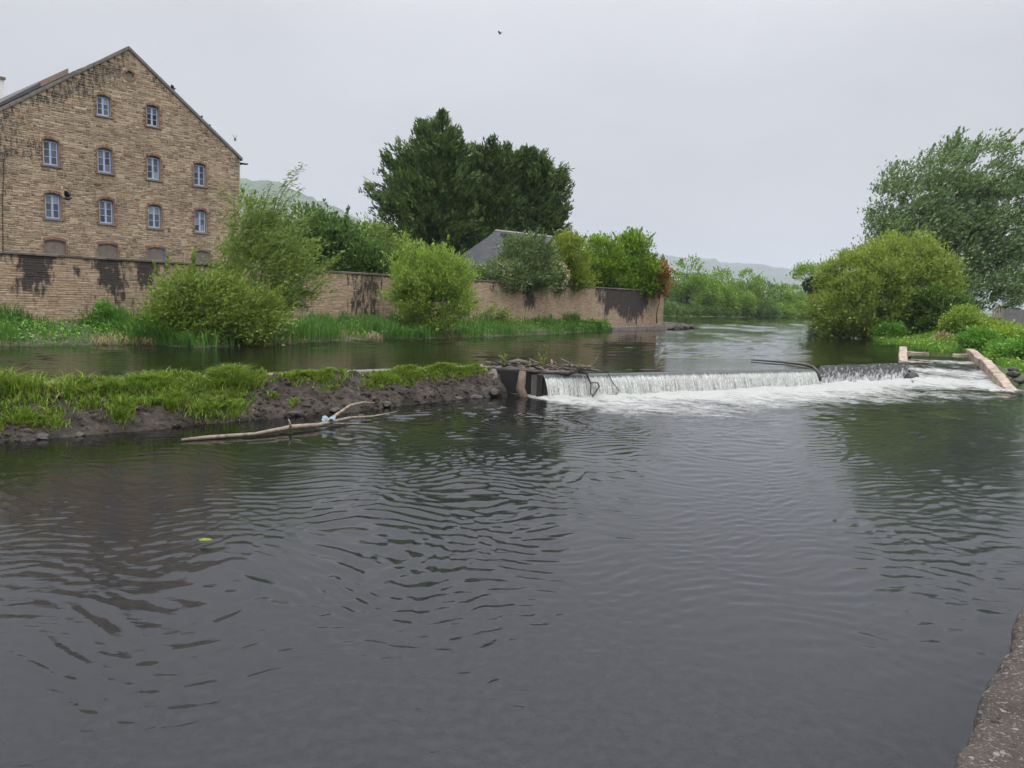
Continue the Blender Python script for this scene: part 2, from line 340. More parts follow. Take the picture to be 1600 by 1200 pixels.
# ------------------------------------------------------------------ foliage builders
def rand_dirs(n, rng):
    v = rng.normal(size=(n, 3)); return v / np.linalg.norm(v, axis=1)[:, None]
def leaf_mesh(name, C, size, aspect, rng, axis=None, axis_mix=0.0, flat=0.35):
    """diamond leaves at C; axis (n,3): preferred pointing direction"""
    n = len(C); d = rand_dirs(n, rng)
    if axis is not None: d = d * (1 - axis_mix) + axis * axis_mix
    d /= np.linalg.norm(d, axis=1)[:, None] + 1e-9
    nrm = rand_dirs(n, rng); nrm[:, 2] += flat
    s = np.cross(d, nrm); s /= np.linalg.norm(s, axis=1)[:, None] + 1e-9
    size = np.asarray(size)[:, None] if np.ndim(size) else np.full((n, 1), size)
    a = C - d * size * .5; b = C + d * size * .5; m = C - d * size * .08
    if aspect < .47:      # narrow leaves: one triangle each
        V = np.empty((n, 3, 3)); w = s * size * aspect * .68; V[:, 0] = a + w; V[:, 1] = b; V[:, 2] = m * .4 + a * .6 - w
        return np_mesh(name, V.reshape(-1, 3), np.arange(n * 3).reshape(n, 3))
    V = np.empty((n, 4, 3)); V[:, 0] = a; V[:, 1] = m + s * size * aspect * .5; V[:, 2] = b; V[:, 3] = m - s * size * aspect * .5
    return np_mesh(name, V.reshape(-1, 3), np.arange(n * 4).reshape(n, 4))
def ell_points(n, lobes, rng, hollow=.5):
    """points in a union of ellipsoids, denser to the outside; returns points and the outward direction"""
    vol = np.array([(l[3] * l[4] * l[5]) ** .8 for l in lobes]); cnt = rng.multinomial(n, vol / vol.sum()); P = []; D = []
    for l, k in zip(lobes, cnt):
        d = rand_dirs(k, rng); r = (hollow ** 3 + (1 - hollow ** 3) * rng.random(k)) ** (1 / 3)
        P.append(np.array(l[:3]) + d * r[:, None] * np.array(l[3:])); D.append(d)
    return np.concatenate(P), np.concatenate(D)
def tree(name, label, cat, base, lobes, n_clump, per, clump_r, leaf, aspect, mat, seed, group=None, trunk_r=.15, hollow=.45, wind=(0, 0, 0), wmix=0.0,
         out_mix=.25, lift=0.2, spike=0, bark='bark', stems=1, keep=None, flatten=.7, zmin=None):
    rng = np.random.default_rng(seed); root = empty(name, base); B = np.array(base, float)
    lob = [(l[0] - B[0], l[1] - B[1], l[2] - B[2], *l[3:]) for l in lobes]
    CC, CD = ell_points(n_clump, lob, rng, hollow)
    ok = np.ones(len(CC), bool)
    if zmin is not None: ok = CC[:, 2] > zmin - B[2]
    CC, CD = CC[ok], CD[ok]; n_clump = len(CC)
    rad = clump_r * rng.uniform(.6, 1.4, n_clump)
    cnt = np.maximum(3, (per * (rad / clump_r) ** 2).astype(int)); idx = np.repeat(np.arange(n_clump), cnt)
    off = rng.normal(size=(len(idx), 3)) * rad[idx][:, None] * np.array([.55, .55, .55 * flatten])
    P = CC[idx] + off; ax = CD[idx] * out_mix + np.array(wind) * wmix + off / (np.linalg.norm(off, axis=1)[:, None] + 1e-6) * .3; ax[:, 2] += lift
    ax /= np.linalg.norm(ax, axis=1)[:, None] + 1e-9
    if spike:      # shoots that stick out of the outline
        sel = rng.choice(n_clump, spike, p=None); sp = []; sa = []
        for q in sel:
            d = CD[q] * .6 + np.array(wind) * .8 + np.array([0, 0, .35]); d /= np.linalg.norm(d); ln = clump_r * rng.uniform(1.0, 2.4)
            k = int(per * .5); tt = rng.random(k) ** .8
            sp.append(CC[q] + d * (tt * ln)[:, None] + rng.normal(size=(k, 3)) * (clump_r * .16) * (1.2 - tt)[:, None]); sa.append(np.repeat(d[None], k, 0))
        P = np.concatenate([P] + sp); ax = np.concatenate([ax] + sa)
    sz = leaf * rng.uniform(.6, 1.35, len(P))
    if zmin is not None:
        g = P[:, 2] > zmin - B[2] - .25; P, ax, sz = P[g], ax[g], sz[g]
    obj('crown', leaf_mesh('crown', P, sz, aspect, rng, ax, .6), M[mat], root)
    mb = MB(); top = np.array([np.mean([l[0] for l in lob]), np.mean([l[1] for l in lob]), max(l[2] + l[5] * .6 for l in lob)])
    nst = max(1, stems)
    for sidx in range(nst):
        b0 = np.array([rng.normal() * .25 * (nst > 1), rng.normal() * .25 * (nst > 1), -.5])
        tp = top.copy(); 
        if nst > 1: tp = top * np.array([1, 1, .8]) + rng.normal(size=3) * np.array([max(l[3] for l in lob) * .5, max(l[4] for l in lob) * .5, .3])
        pts = [b0 + (tp - b0) * q + rng.normal(size=3) * .06 * (0 < q < 1) * np.linalg.norm(tp) * np.array([.35, .35, .1]) for q in (0, .2, .4, .6, .8, 1)]
        mb.tube(pts, [trunk_r * (1 - .92 * q) * (1.25 if q == 0 else 1) for q in (0, .2, .4, .6, .8, 1)], 7)
        for q in range(max(4, int(26 / nst))):
            c = CC[rng.integers(n_clump)]; f = np.clip(.15 + .75 * (c[2] / max(top[2], .1)) * rng.uniform(.35, .85), .08, .9)
            i0 = min(int(f * 5), 4); st = np.array(pts[i0]) + (np.array(pts[i0 + 1]) - np.array(pts[i0])) * (f * 5 - i0)
            mid = (st + c) / 2 + rng.normal(size=3) * .08 * np.linalg.norm(c - st); r0 = trunk_r * (1 - .9 * f) * .55
            mb.tube([st, mid, c], [r0, r0 * .6, r0 * .15], 5, False)
    mb.build('trunk', M[bark], root)
    return tag(root, label, cat, group)
def blades(name, P, h, w, rng, mat, lean=.35, leandir=(0, 0, 0), parent=None, droop=.25):
    n = len(P); a = rng.uniform(0, 2 * math.pi, n); L_ = np.stack([np.cos(a), np.sin(a), np.zeros(n)], 1) * (lean * rng.random(n))[:, None] + np.array(leandir)
    h = h[:, None]; b = rng.uniform(0, 2 * math.pi, n); s = np.stack([np.cos(b), np.sin(b), np.zeros(n)], 1) * w * rng.uniform(.6, 1.3, n)[:, None]
    up = np.array([0, 0, 1.0]); V = np.empty((n, 6, 3))
    V[:, 0] = P - s; V[:, 1] = P + s; m = P + (up * .55 + L_ * .4) * h; V[:, 2] = m - s * .75; V[:, 3] = m + s * .75
    tip = P + (up * (1 - droop) + L_ * 1.15) * h; V[:, 4] = tip + s * .1; V[:, 5] = tip - s * .1
    F = np.array([[0, 1, 3, 2], [2, 3, 4, 5]])[None] + (np.arange(n) * 6)[:, None, None]
    return obj(name, np_mesh(name, V.reshape(-1, 3), F.reshape(-1, 4)), M[mat], parent)

# ------------------------------------------------------------------ plan of the place (metres; z = 0 is the pool below the weir, 0.8 the pool above it)
UP = 0.80
EX, EY = 0.6505, 0.7595                    # direction of the river wall and of the mill's gable front
NX, NY = EY, -EX                           # towards the river
RZ = math.atan2(EY, EX)
WALL_END = np.array([16.0, 83.0])          # downstream... far corner of the river wall
def wall_pt(d, off=0.0): return WALL_END - np.array([EX, EY]) * d + np.array([NX, NY]) * off
REAR = np.array([(-40, -6), (-27, 6.2), (-17, 15.1), (-11.6, 19.8), (-9.8, 21.35), (-7.75, 23.15), (-4.35, 25.9), (-.85, 28.95)], float)
FRONT = np.array([(-36, -10), (-24, 2.6), (-15.2, 11.9), (-10.9, 16.1), (-9.4, 17.6), (-8.1, 18.9), (-6.8, 20.2), (-4.6, 22.1), (-3.1, 24.2), (-1.6, 25.9), (-.15, 27.0)], float)
W0, W1 = np.array([1.05, 27.05]), np.array([13.3, 33.85])
G0, G1 = np.array([14.35, 36.0]), np.array([20.5, 40.1])
GB0, GB1 = np.array([13.55, 34.1]), np.array([19.9, 38.6])     # foot of the glide
LIP = [tuple(p) for p in REAR] + [(.25, 28.0), tuple(W0), tuple(W1), tuple(G0), tuple(G1), (21.25, 41.35), (24.85, 48.15), (28.2, 47.0), (60, 60), (90, 70)]
LIP = np.array(LIP)
def lip_r(th):
    """distance from the viewpoint to the line where the upper pool ends, for bearings th"""
    A = np.arctan2(LIP[:, 0], LIP[:, 1]); out = np.full(th.shape, np.nan)
    for i in range(len(LIP) - 1):
        a, b = LIP[i], LIP[i + 1]; lo, hi = sorted((A[i], A[i + 1])); k = (th >= lo - 1e-6) & (th <= hi + 1e-6)
        if not k.any(): continue
        d = np.stack([np.sin(th[k]), np.cos(th[k])], 1); e = b - a; den = d[:, 0] * e[1] - d[:, 1] * e[0]
        r = (a[0] * e[1] - a[1] * e[0]) / np.where(np.abs(den) < 1e-9, 1e-9, den); out[k] = r
    return out
RIVER = np.array([(-90, -40), (-62, -8.1), (-24.1, 36.2), (-4.0, 59.6), (16.0, 83.0), (12, 100), (9, 130), (22, 165), (37.7, 188), (64, 220), (104, 266), (116, 262), (104, 200),
                  (62, 130), (46, 107), (35.5, 81), (33, 72), (29.8, 57), (29.0, 48.2), (25.9, 41), (23.8, 36), (23.2, 33), (20, 25), (15.6, 19.8), (2.99, 4.29), (-.5, .0), (-12, -14), (-50, -60)], float)
def poly_dist(x, y, P):
    """signed distance to a polygon: negative inside"""
    x = np.asarray(x, float); y = np.asarray(y, float); d = np.full(x.shape, 1e9); ins = np.zeros(x.shape, bool)
    for i in range(len(P)):
        a, b = P[i], P[(i + 1) % len(P)]; e = b - a; t = np.clip(((x - a[0]) * e[0] + (y - a[1]) * e[1]) / (e @ e), 0, 1)
        d = np.minimum(d, np.hypot(x - a[0] - t * e[0], y - a[1] - t * e[1]))
        c = ((a[1] > y) != (b[1] > y)); xi = a[0] + (y - a[1]) * (b[0] - a[0]) / (b[1] - a[1] if b[1] != a[1] else 1e-9); ins ^= c & (x < xi)
    return np.where(ins, -d, d)
def land_z(x, y):
    x = np.asarray(x, float); y = np.asarray(y, float); d = poly_dist(x, y, RIVER); r = np.hypot(x, y)
    right = sstep(-10, 10, x - (y * .2 + 8)); near = sstep(30, 20, r)
    top = 2.2 + right * (.6 * fbm(x * .12, y * .12, 3) - .5) + sstep(120, 600, r) * 3
    z = np.where(d < 0, -1.2 + 1.9 * sstep(-1.2, 0, d), .7 + (top - .7) * sstep(0, 9, d) ** .8 + .25 * (fbm(x * .8, y * .8, 5) - .5) * sstep(0, 1, d))
    return z * (1 - near) + np.where(d < 0, -1.2, 1.0) * near

# ------------------------------------------------------------------ ground
ang = np.radians(np.concatenate([np.linspace(-180, -52, 40), np.linspace(-50, 50, 220), np.linspace(52, 180, 40)]))
rad = np.concatenate([[1.0], np.geomspace(8, 40, 40), np.geomspace(40.5, 300, 120), np.geomspace(310, 9500, 46)])
A_, R_ = np.meshgrid(ang, rad, indexing='ij'); gx, gy = R_ * np.sin(A_), R_ * np.cos(A_)
gz = land_z(gx, gy)
g = obj('ground', np_mesh('ground', np.stack([gx, gy, gz], -1).reshape(-1, 3), grid_faces(len(ang), len(rad)), True), M['ground']); tag(g, kind='structure')

# ------------------------------------------------------------------ hills
def hill(name, ridge, depth, mat, seed, rough):
    ridge = np.array(ridge, float); s = np.linspace(0, 1, 420); k = np.linspace(0, 1, len(ridge)); cx, cy, cz = (np.interp(s, k, ridge[:, i]) for i in range(3))
    prof = np.linspace(-1, 1, 50); V = []
    for q in prof:
        z = cz * np.cos(q * math.pi / 2) ** 1.3; x = cx + q * depth * .15; y = cy + q * depth
        nz = (fbm(x / 150, y / 150, seed) - .5) * rough * 2.0 + (vnoise(x / 22, y / 22, seed + 9) - .5) * rough
        V.append(np.stack([x, y, np.where(np.abs(q) < .98, z + nz, -5)], 1))
    V = np.array(V); o = obj(name, np_mesh(name, V.reshape(-1, 3), grid_faces(len(prof), len(s)), False), M[mat]); return tag(o, kind='structure')
def far(pts, k): return [(x * k, y * k, 3 + (z - 3) * k) for (x, y, z) in pts]
hill('hill_left', far([(-700, 640, 118), (-520, 690, 114), (-330, 700, 108), (-250, 700, 101), (-215, 700, 101), (-178, 705, 87), (-142, 712, 71), (-100, 722, 57), (0, 740, 35), (120, 760, 18), (260, 780, 5)], 4.0), 700, 'hill_near', 11, 16.0)
hill('hill_right', far([(-200, 1850, 150), (150, 1830, 138), (330, 1800, 120), (395, 1800, 113), (457, 1800, 114), (462, 1800, 106), (560, 1800, 104), (658, 1800, 91), (760, 1800, 78), (900, 1800, 60), (1200, 1800, 45), (1700, 1800, 40)], 3.0), 1200, 'hill_far', 12, 8.0)

# ------------------------------------------------------------------ water surfaces
def wave_set(seed, n, l0, l1, main, spread, steep):
    r = np.random.default_rng(seed); lam = np.exp(r.uniform(math.log(l0), math.log(l1), n)); th = main + r.normal(size=n) * spread
    amp = steep * lam / (2 * math.pi) * (lam / l1) ** .12; return lam, th, amp, r.uniform(0, 6.28, n)
def waves(x, y, ws):
    z = np.zeros_like(x); wx = x + .5 * np.sin(.8 * y + .5 * x) + .25 * np.sin(1.9 * x - 1.1 * y); wy = y + .5 * np.sin(.7 * x - .6 * y + 1) + .2 * np.sin(2.3 * x + 1.3 * y)
    for lam, th, amp, ph in zip(*ws):
        k = 2 * math.pi / lam; s_ = np.sin(k * (wx * math.sin(th) + wy * math.cos(th)) + ph); z += amp * (s_ + .45 * (s_ * s_ - .5))
    return z
def seg_dist(x, y, a, b):
    e = b - a; t = ((x - a[0]) * e[0] + (y - a[1]) * e[1]) / (e @ e); tc = np.clip(t, 0, 1)
    side = ((x - a[0]) * e[1] - (y - a[1]) * e[0]) / np.linalg.norm(e)         # positive downstream
    return np.hypot(x - a[0] - tc * e[0], y - a[1] - tc * e[1]), side, t
WS = wave_set(3, 70, .14, .46, -.06, .45, .0190)
th = np.radians(np.concatenate([np.linspace(-82, -39, 50), np.linspace(-38.4, 38.4, 480), np.linspace(39, 75, 40)]))
rl = np.minimum(np.nan_to_num(lip_r(th), nan=45), 50) + 2.0; kk = np.hanning(61); kk /= kk.sum(); rl = np.convolve(np.pad(rl, 30, mode='edge'), kk, 'valid') + .8
nr = 470; q = np.linspace(0, 1, nr)
R_ = (1.6 ** .4 + (rl[:, None] ** .4 - 1.6 ** .4) * q[None]) ** 2.5; x = R_ * np.sin(th)[:, None]; y = R_ * np.cos(th)[:, None]
amp = .45 + .85 * sstep(.36, .66, fbm(x * .16 + 3, y * .22, 21, 3)); amp *= .42 + .58 * sstep(5.5, 11, R_); amp *= 1 - .38 * sstep(-.02, .16, x / R_) * (1 - .6 * sstep(.38, .5, x / R_) * sstep(11, 15, R_))
amp += .3 * sstep(16, 22, R_) 
d1, s1, t1 = seg_dist(x, y, W0, W1); d2, s2, t2 = seg_dist(x, y, GB0, GB1)
nz = fbm(x * .45, y * .45, 31, 3)
foam = np.maximum(1.10 - d1 / (2.4 + 7.0 * nz + 2.2 * np.clip(t1, 0, 1)), 1.12 - d2 / (3.2 + 6.5 * nz)); foam = np.clip(foam, 0, 1)
d3, s3, t3 = seg_dist(x, y, np.array([18.5, 37.2]), np.array([22.6, 36.5])); foam = np.maximum(foam, np.clip(1.0 - d3 / (2.0 + 3.6 * nz), 0, 1))
tail = np.clip(.80 - d1 / 11.0, 0, 1) * sstep(.44, .62, fbm(x * .8 + y * .2, y * 1.6 - x * .7, 41, 3)); foam = np.clip(np.maximum(foam, tail * .85), 0, 1)
foam *= sstep(-.10, .02, t1); z = waves(x, y, WS) * amp + foam * (fbm(x * 2.2, y * 2.2, 51, 4) - .42) * .24 + .10 * np.clip(foam, 0, 1) * np.clip(.35 + t1, 0, 1)
z = np.where((s1 < -.1) & (t1 < 1.02), 0.0, z)
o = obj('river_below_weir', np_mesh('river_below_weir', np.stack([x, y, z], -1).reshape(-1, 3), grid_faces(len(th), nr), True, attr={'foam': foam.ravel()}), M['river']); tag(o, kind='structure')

th = np.radians(np.concatenate([np.linspace(-95, -39, 40), np.linspace(-38.5, 38.5, 330)]))
rl = np.nan_to_num(lip_r(th), nan=60.0) + .12; nr = 330; q = np.linspace(0, 1, nr)
den = np.sin(th) * EY - np.cos(th) * EX; rw = (WALL_END[0] * EY - WALL_END[1] * EX) / np.where(np.abs(den) < 1e-3, -1e-3, den)      # the river wall ends the sheet on that side
rm = np.where((th < math.radians(10.7)) & (rw > 0), np.clip(rw + 1.0, rl + 5, 330), 330.0)
R_ = rl[:, None] * (rm[:, None] / rl[:, None]) ** q[None]; x = R_ * np.sin(th)[:, None]; y = R_ * np.cos(th)[:, None]
ripple = waves(x, y, wave_set(5, 30, .34, .9, .1, .45, .016)) * sstep(48, 36, R_) + waves(x, y, wave_set(6, 26, 1.1, 2.2, .1, .5, .017)) * sstep(32, 46, R_) * sstep(95, 70, R_) + waves(x, y, wave_set(7, 26, 2.6, 5.2, .1, .5, .016)) * sstep(70, 100, R_) * sstep(260, 160, R_)
amp = (.4 + .7 * sstep(.4, .62, fbm(x * .12, y * .12, 22, 3))) * sstep(0, 1.2, R_ - rl[:, None])
z = UP + ripple * amp
o = obj('river_above_weir', np_mesh('river_above_weir', np.stack([x, y, z], -1).reshape(-1, 3), grid_faces(len(th), nr), True), M['pool']); tag(o, kind='structure')

# falling sheet
def sheet(name, a, b, prof, nseg, mat, seed, ripple, a2=None, b2=None):
    s = np.linspace(0, 1, nseg); e = b - a; Ln = np.linalg.norm(e); nrm = np.array([e[1], -e[0]]) / Ln; V = []; U = []
    dn = (fbm(s * Ln * 3, s * 0 + 3, seed, 4) - .5) * ripple; dl = (fbm(s * Ln * .8, s * 0 + 8, seed + 5, 3) - .5)
    for i, (o_, z_, w_) in enumerate(prof):
        p = a[None] + e[None] * s[:, None]
        if a2 is not None: p = p * (1 - w_) + (a2[None] + (b2 - a2)[None] * s[:, None]) * w_; off = dn * w_
        else: off = o_ + (dn + dl * ripple * .8) * w_
        p = p + nrm[None] * np.asarray(off)[:, None] if np.ndim(off) else p + nrm[None] * off
        V.append(np.column_stack([p, np.full(nseg, z_) + (dl * .05 * w_) - .03 * np.clip(dl * 2, 0, 1) * (w_ > 0) + ((fbm(s * Ln * 2.2 + i * .5, s * 0 + i * .35, seed + 3, 3) - .5) * .14 * (w_ > .1) if a2 is not None else 0)])); U.append(np.column_stack([s * Ln, np.full(nseg, i / (len(prof) - 1))]))
    V = np.array(V); return tag(obj(name, np_mesh(name, V.reshape(-1, 3), grid_faces(len(prof), nseg), True, uv=np.array(U).reshape(-1, 2)), M[mat]), kind='structure')
PROF = [(-.20, UP - .004, 0), (-.05, UP - .005, .0), (.06, UP - .03, .1), (.16, UP - .09, .3), (.24, UP - .19, .6), (.31, UP - .33, .8), (.37, UP - .48, 1), (.42, UP - .64, 1), (.46, UP - .80, 1.2), (.5, -.12, 1.2)]
sheet('waterfall', W0, W1, PROF, 700, 'fall', 61, .16)
GP = [(0, UP - .004, -.12), (0, UP - .01, .02), (0, UP - .05, .2), (0, UP - .13, .38), (0, UP - .25, .55), (0, UP - .40, .72), (0, UP - .55, .88), (0, UP - .68, 1.0), (0, -.05, 1.15)]
sheet('weir_glide', G0 - np.array([.25, .15]), G1 + np.array([.35, .3]), GP, 260, 'glide', 62, .12, GB0, GB1)
# solid weir body behind the sheet
mb = MB(); e = (W1 - W0) / np.linalg.norm(W1 - W0); nn = np.array([e[1], -e[0]])
a, b = W0, W1 + e * .25
mb.hexa([(*(a - nn * 1.2), -.5), (*(b - nn * 1.2), -.5), (*(b + nn * .05), -.5), (*(a + nn * .05), -.5)], [(*(a - nn * 1.2), .74), (*(b - nn * 1.2), .74), (*(b - nn * .02), .74), (*(a - nn * .02), .74)])
wr = mb.build('weir', M['ledge']); tag(wr, 'long straight concrete weir under the white curtain of falling water', 'weir')
# ------------------------------------------------------------------ masonry
def stone_variant(i):
    r = random.Random(i); j = lambda a: r.uniform(-a, a); V = []
    for (x, z) in ((-.5, -.5), (.5, -.5), (.5, .5), (-.5, .5)): V.append((x + j(.02), 0, z + j(.05)))
    for (x, z) in ((-.46, -.40), (.46, -.40), (.46, .40), (-.46, .40)): V.append((x + j(.035), -1 + j(.25), z + j(.08)))
    me = bpy.data.meshes.new('stone'); me.from_pydata(V, [], [(0, 1, 5, 4), (1, 2, 6, 5), (2, 3, 7, 6), (3, 0, 4, 7), (4, 5, 6, 7)]); me.update(); return me
def masonry(parent, rects, y0, mat, stain, n_parts, name_mass, seed, proud=(.015, .05), jitter=.012):
    """rects: (x0, x1, z0, z1) of every stone on the face y = y0 (face looks to -y); the largest become parts, the rest one mass"""
    r = random.Random(seed); RA = np.array(rects); ST = stain((RA[:, 0] + RA[:, 1]) / 2, (RA[:, 2] + RA[:, 3]) / 2); order = sorted(range(len(rects)), key=lambda i: -(rects[i][1] - rects[i][0]) * (rects[i][3] - rects[i][2]) + 9 * (.02 < ST[i]))
    big = set(order[:n_parts]); var = []
    for k in range(10):
        me = stone_variant(seed * 50 + k); me.materials.append(mat); var.append(me)
    V = []; S = []
    for i, (x0, x1, z0, z1) in enumerate(rects):
        p = r.uniform(*proud); cx, cz = (x0 + x1) / 2, (z0 + z1) / 2; st = float(ST[i])
        if i in big:
            o = bpy.data.objects.new('stone', var[r.randrange(10)]); o.location = (cx, y0, cz); o.scale = (x1 - x0, p, z1 - z0); o['stain_amount'] = float(st)
            o.rotation_euler = (0, r.uniform(-.015, .015), 0); link(o, parent); continue
        j = lambda: r.uniform(-jitter, jitter); b = min(.014, (z1 - z0) * .14); q = []
        for (a, c) in ((x0, z0), (x1, z0), (x1, z1), (x0, z1)): q.append((a, y0, c))
        tl = r.uniform(-.35, .35) * p
        for (a, c, w) in ((x0 + b, z0 + b, -1), (x1 - b, z0 + b, 1), (x1 - b, z1 - b, 1), (x0 + b, z1 - b, -1)): q.append((a + j(), y0 - p + w * tl, c + j() * .7))
        V += q
    n = len(V) // 8; F = np.array([(0, 1, 5, 4), (1, 2, 6, 5), (2, 3, 7, 6), (3, 0, 4, 7), (4, 5, 6, 7)])[None] + (np.arange(n) * 8)[:, None, None]
    tag(obj(name_mass, np_mesh(name_mass, np.array(V), F.reshape(-1, 4), attr={'stain': stain(np.array(V)[:, 0], np.array(V)[:, 2])}), mat, parent), kind='stuff')
def split_row(x0, x1, wmin, wmax, r):
    xs = [x0]
    while x1 - xs[-1] > wmax: xs.append(xs[-1] + r.uniform(wmin, wmax))
    if x1 - xs[-1] < wmin * .6 and len(xs) > 1: xs[-1] = x1
    else: xs.append(x1)
    return list(zip(xs[:-1], xs[1:]))

# ------------------------------------------------------------------ the mill
MILL = empty('stone_mill', (-24.44, 49.55, 0), RZ)      # local x along the gable front, y into the building
tag(MILL, 'tall buff rubble stone mill with gable front and blue windows behind the river wall', 'mill')
HW, ZE, ZA = 7.5, 12.70, 18.15
def gable_x(z): return HW if z < ZE else HW * (ZA - z) / (ZA - ZE)
COLX = (-4.52, -1.52, 1.46, 4.56)
OPEN = []
for c in (1, 2): OPEN.append((COLX[c], .40, 13.80 - (.06 if c == 2 else 0), 15.06, 'window'))
for c in range(4): OPEN.append((COLX[c], .43, 10.40, 11.92, 'window'))
for c in range(4): OPEN.append((COLX[c] + .02, .43, 7.32, 8.84, 'window'))
for c in range(4): OPEN.append((COLX[c] + .06, .60, 4.0, 6.12, 'boarded'))
ARCH = .11
def arch_z(hw, zt, x): return zt - ARCH * (x / hw) ** 2
def outline(cx, hw, z0, zt, n=8, grow=0.0):
    pts = [(cx - hw - grow, z0 - grow), (cx + hw + grow, z0 - grow)]
    for i in range(n + 1):
        x = hw * (1 - 2 * i / n); pts.append((cx + x * (1 + grow / hw), arch_z(hw, zt, x) + grow))
    return pts
ROUND = [(0.07 + .27 * math.cos(a), 16.56 + .27 * math.sin(a)) for a in np.linspace(0, 2 * math.pi, 17)[:-1]]
# backing with openings
loops = [[(-HW, 0), (HW, 0), (HW, ZE), (0, ZA), (-HW, ZE)]] + [outline(c, h, a, b) for (c, h, a, b, k) in OPEN] + [ROUND]
tri = tessellate_polygon([[Vector((p[0], p[1], 0)) for p in l] for l in loops]); flat = [p for l in loops for p in l]
mb = MB(); mb.add([(p[0], 0, p[1]) for p in flat], [tuple(t_) for t_ in tri])
for l in loops[1:]:
    n = len(l)
    for i in range(n):
        (ax, az), (bx, bz) = l[i], l[(i + 1) % n]; mb.add([(ax, 0, az), (bx, 0, bz), (bx, .30, bz), (ax, .30, az)], [(0, 1, 2, 3)])
mb.add([(HW, 0, 0), (HW, 32, 0), (HW, 32, ZE), (HW, 0, ZE)], [(0, 1, 2, 3)]); mb.add([(-HW, 0, 0), (-HW, 32, 0), (-HW, 32, ZE), (-HW, 0, ZE)], [(3, 2, 1, 0)])
mb.add([(-HW, 32, 0), (HW, 32, 0), (HW, 32, ZE), (0, 32, ZA), (-HW, 32, ZE)], [(4, 3, 2, 1, 0)])
mb.build('wall', M['facade_mortar'], MILL)
# rubble: bands of about 0.3 m, each cell one large stone or two or three thin ones
def mill_stain(x, z):
    gx_ = np.where(z < ZE, HW, HW * (ZA - z) / (ZA - ZE)); edge = gx_ - np.abs(x)
    s = np.where((x < 0) & (z > 10.5), .62 - edge * .15, np.where(z > 12, .48 - edge * .3, 0)); s = np.maximum(s, np.where(x < -6.2, .40 - (x + 7.5) * .2, 0))
    return np.clip(s * (.5 + 1.0 * fbm(x * .7, z * .9, 77, 3)), 0, 1) + .2 * (fbm(x * .5, z * .7, 78, 3) > .62)
rr = random.Random(4); rects = []; z = 3.6
while z < ZA - .35:
    h = rr.uniform(.22, .36); z1 = min(z + h, ZA - .3)
    iv = [(-gable_x(z1) + .06, gable_x(z1) - .06)]
    cuts = [(c - hw - .13, c + hw + .13) for (c, hw, a, b, k) in OPEN if z1 > a - .13 and z < b + .20] + ([(-.32, .46)] if z1 > 16.2 and z < 16.92 else [])
    for (c0, c1) in cuts:
        nv = []
        for (a, b) in iv:
            if c1 <= a or c0 >= b: nv.append((a, b)); continue
            if c0 - a > .12: nv.append((a, c0))
            if b - c1 > .12: nv.append((c1, b))
        iv = nv
    for (c, hw, a, b, k) in OPEN + [(.07, .30, 16.27, 16.78, 'round')]:          # fill above and below an opening inside this band
        a, b = a - .11, b + .19
        for (f0, f1) in ((z, min(a, z1)), (max(b, z), z1)):
            if z1 > a - .02 and z < b + .01 and f1 - f0 > .045 and (f0 > b - .001 or f1 < a + .001):
                for (s0, s1) in split_row(c - hw - .13, c + hw + .13, .18, .45, rr): rects.append((s0 + .01, s1 - .01, f0 + .008, f1 - .008))
    g_ = .012
    for (a, b) in iv:
        for (p0, p1) in split_row(a, b, .3, .8, rr):
            k = rr.random()
            if k < .13 and p1 - p0 < .6: rects.append((p0 + g_, p1 - g_, z + g_, z1 - g_))
            else:
                m = 2 if k < .6 else 3; zs = [z] + sorted(z + (z1 - z) * (i / m + rr.uniform(-.08, .08)) for i in range(1, m)) + [z1]
                for (u0, u1) in zip(zs[:-1], zs[1:]):
                    for (s0, s1) in split_row(p0, p1, .13, .46, rr): rects.append((s0 + g_, s1 - g_, u0 + g_, u1 - g_))
    z = z1
masonry(MILL, rects, 0.0, M['facade'], mill_stain, 300, 'rubble_stones', 5, (.006, .026))
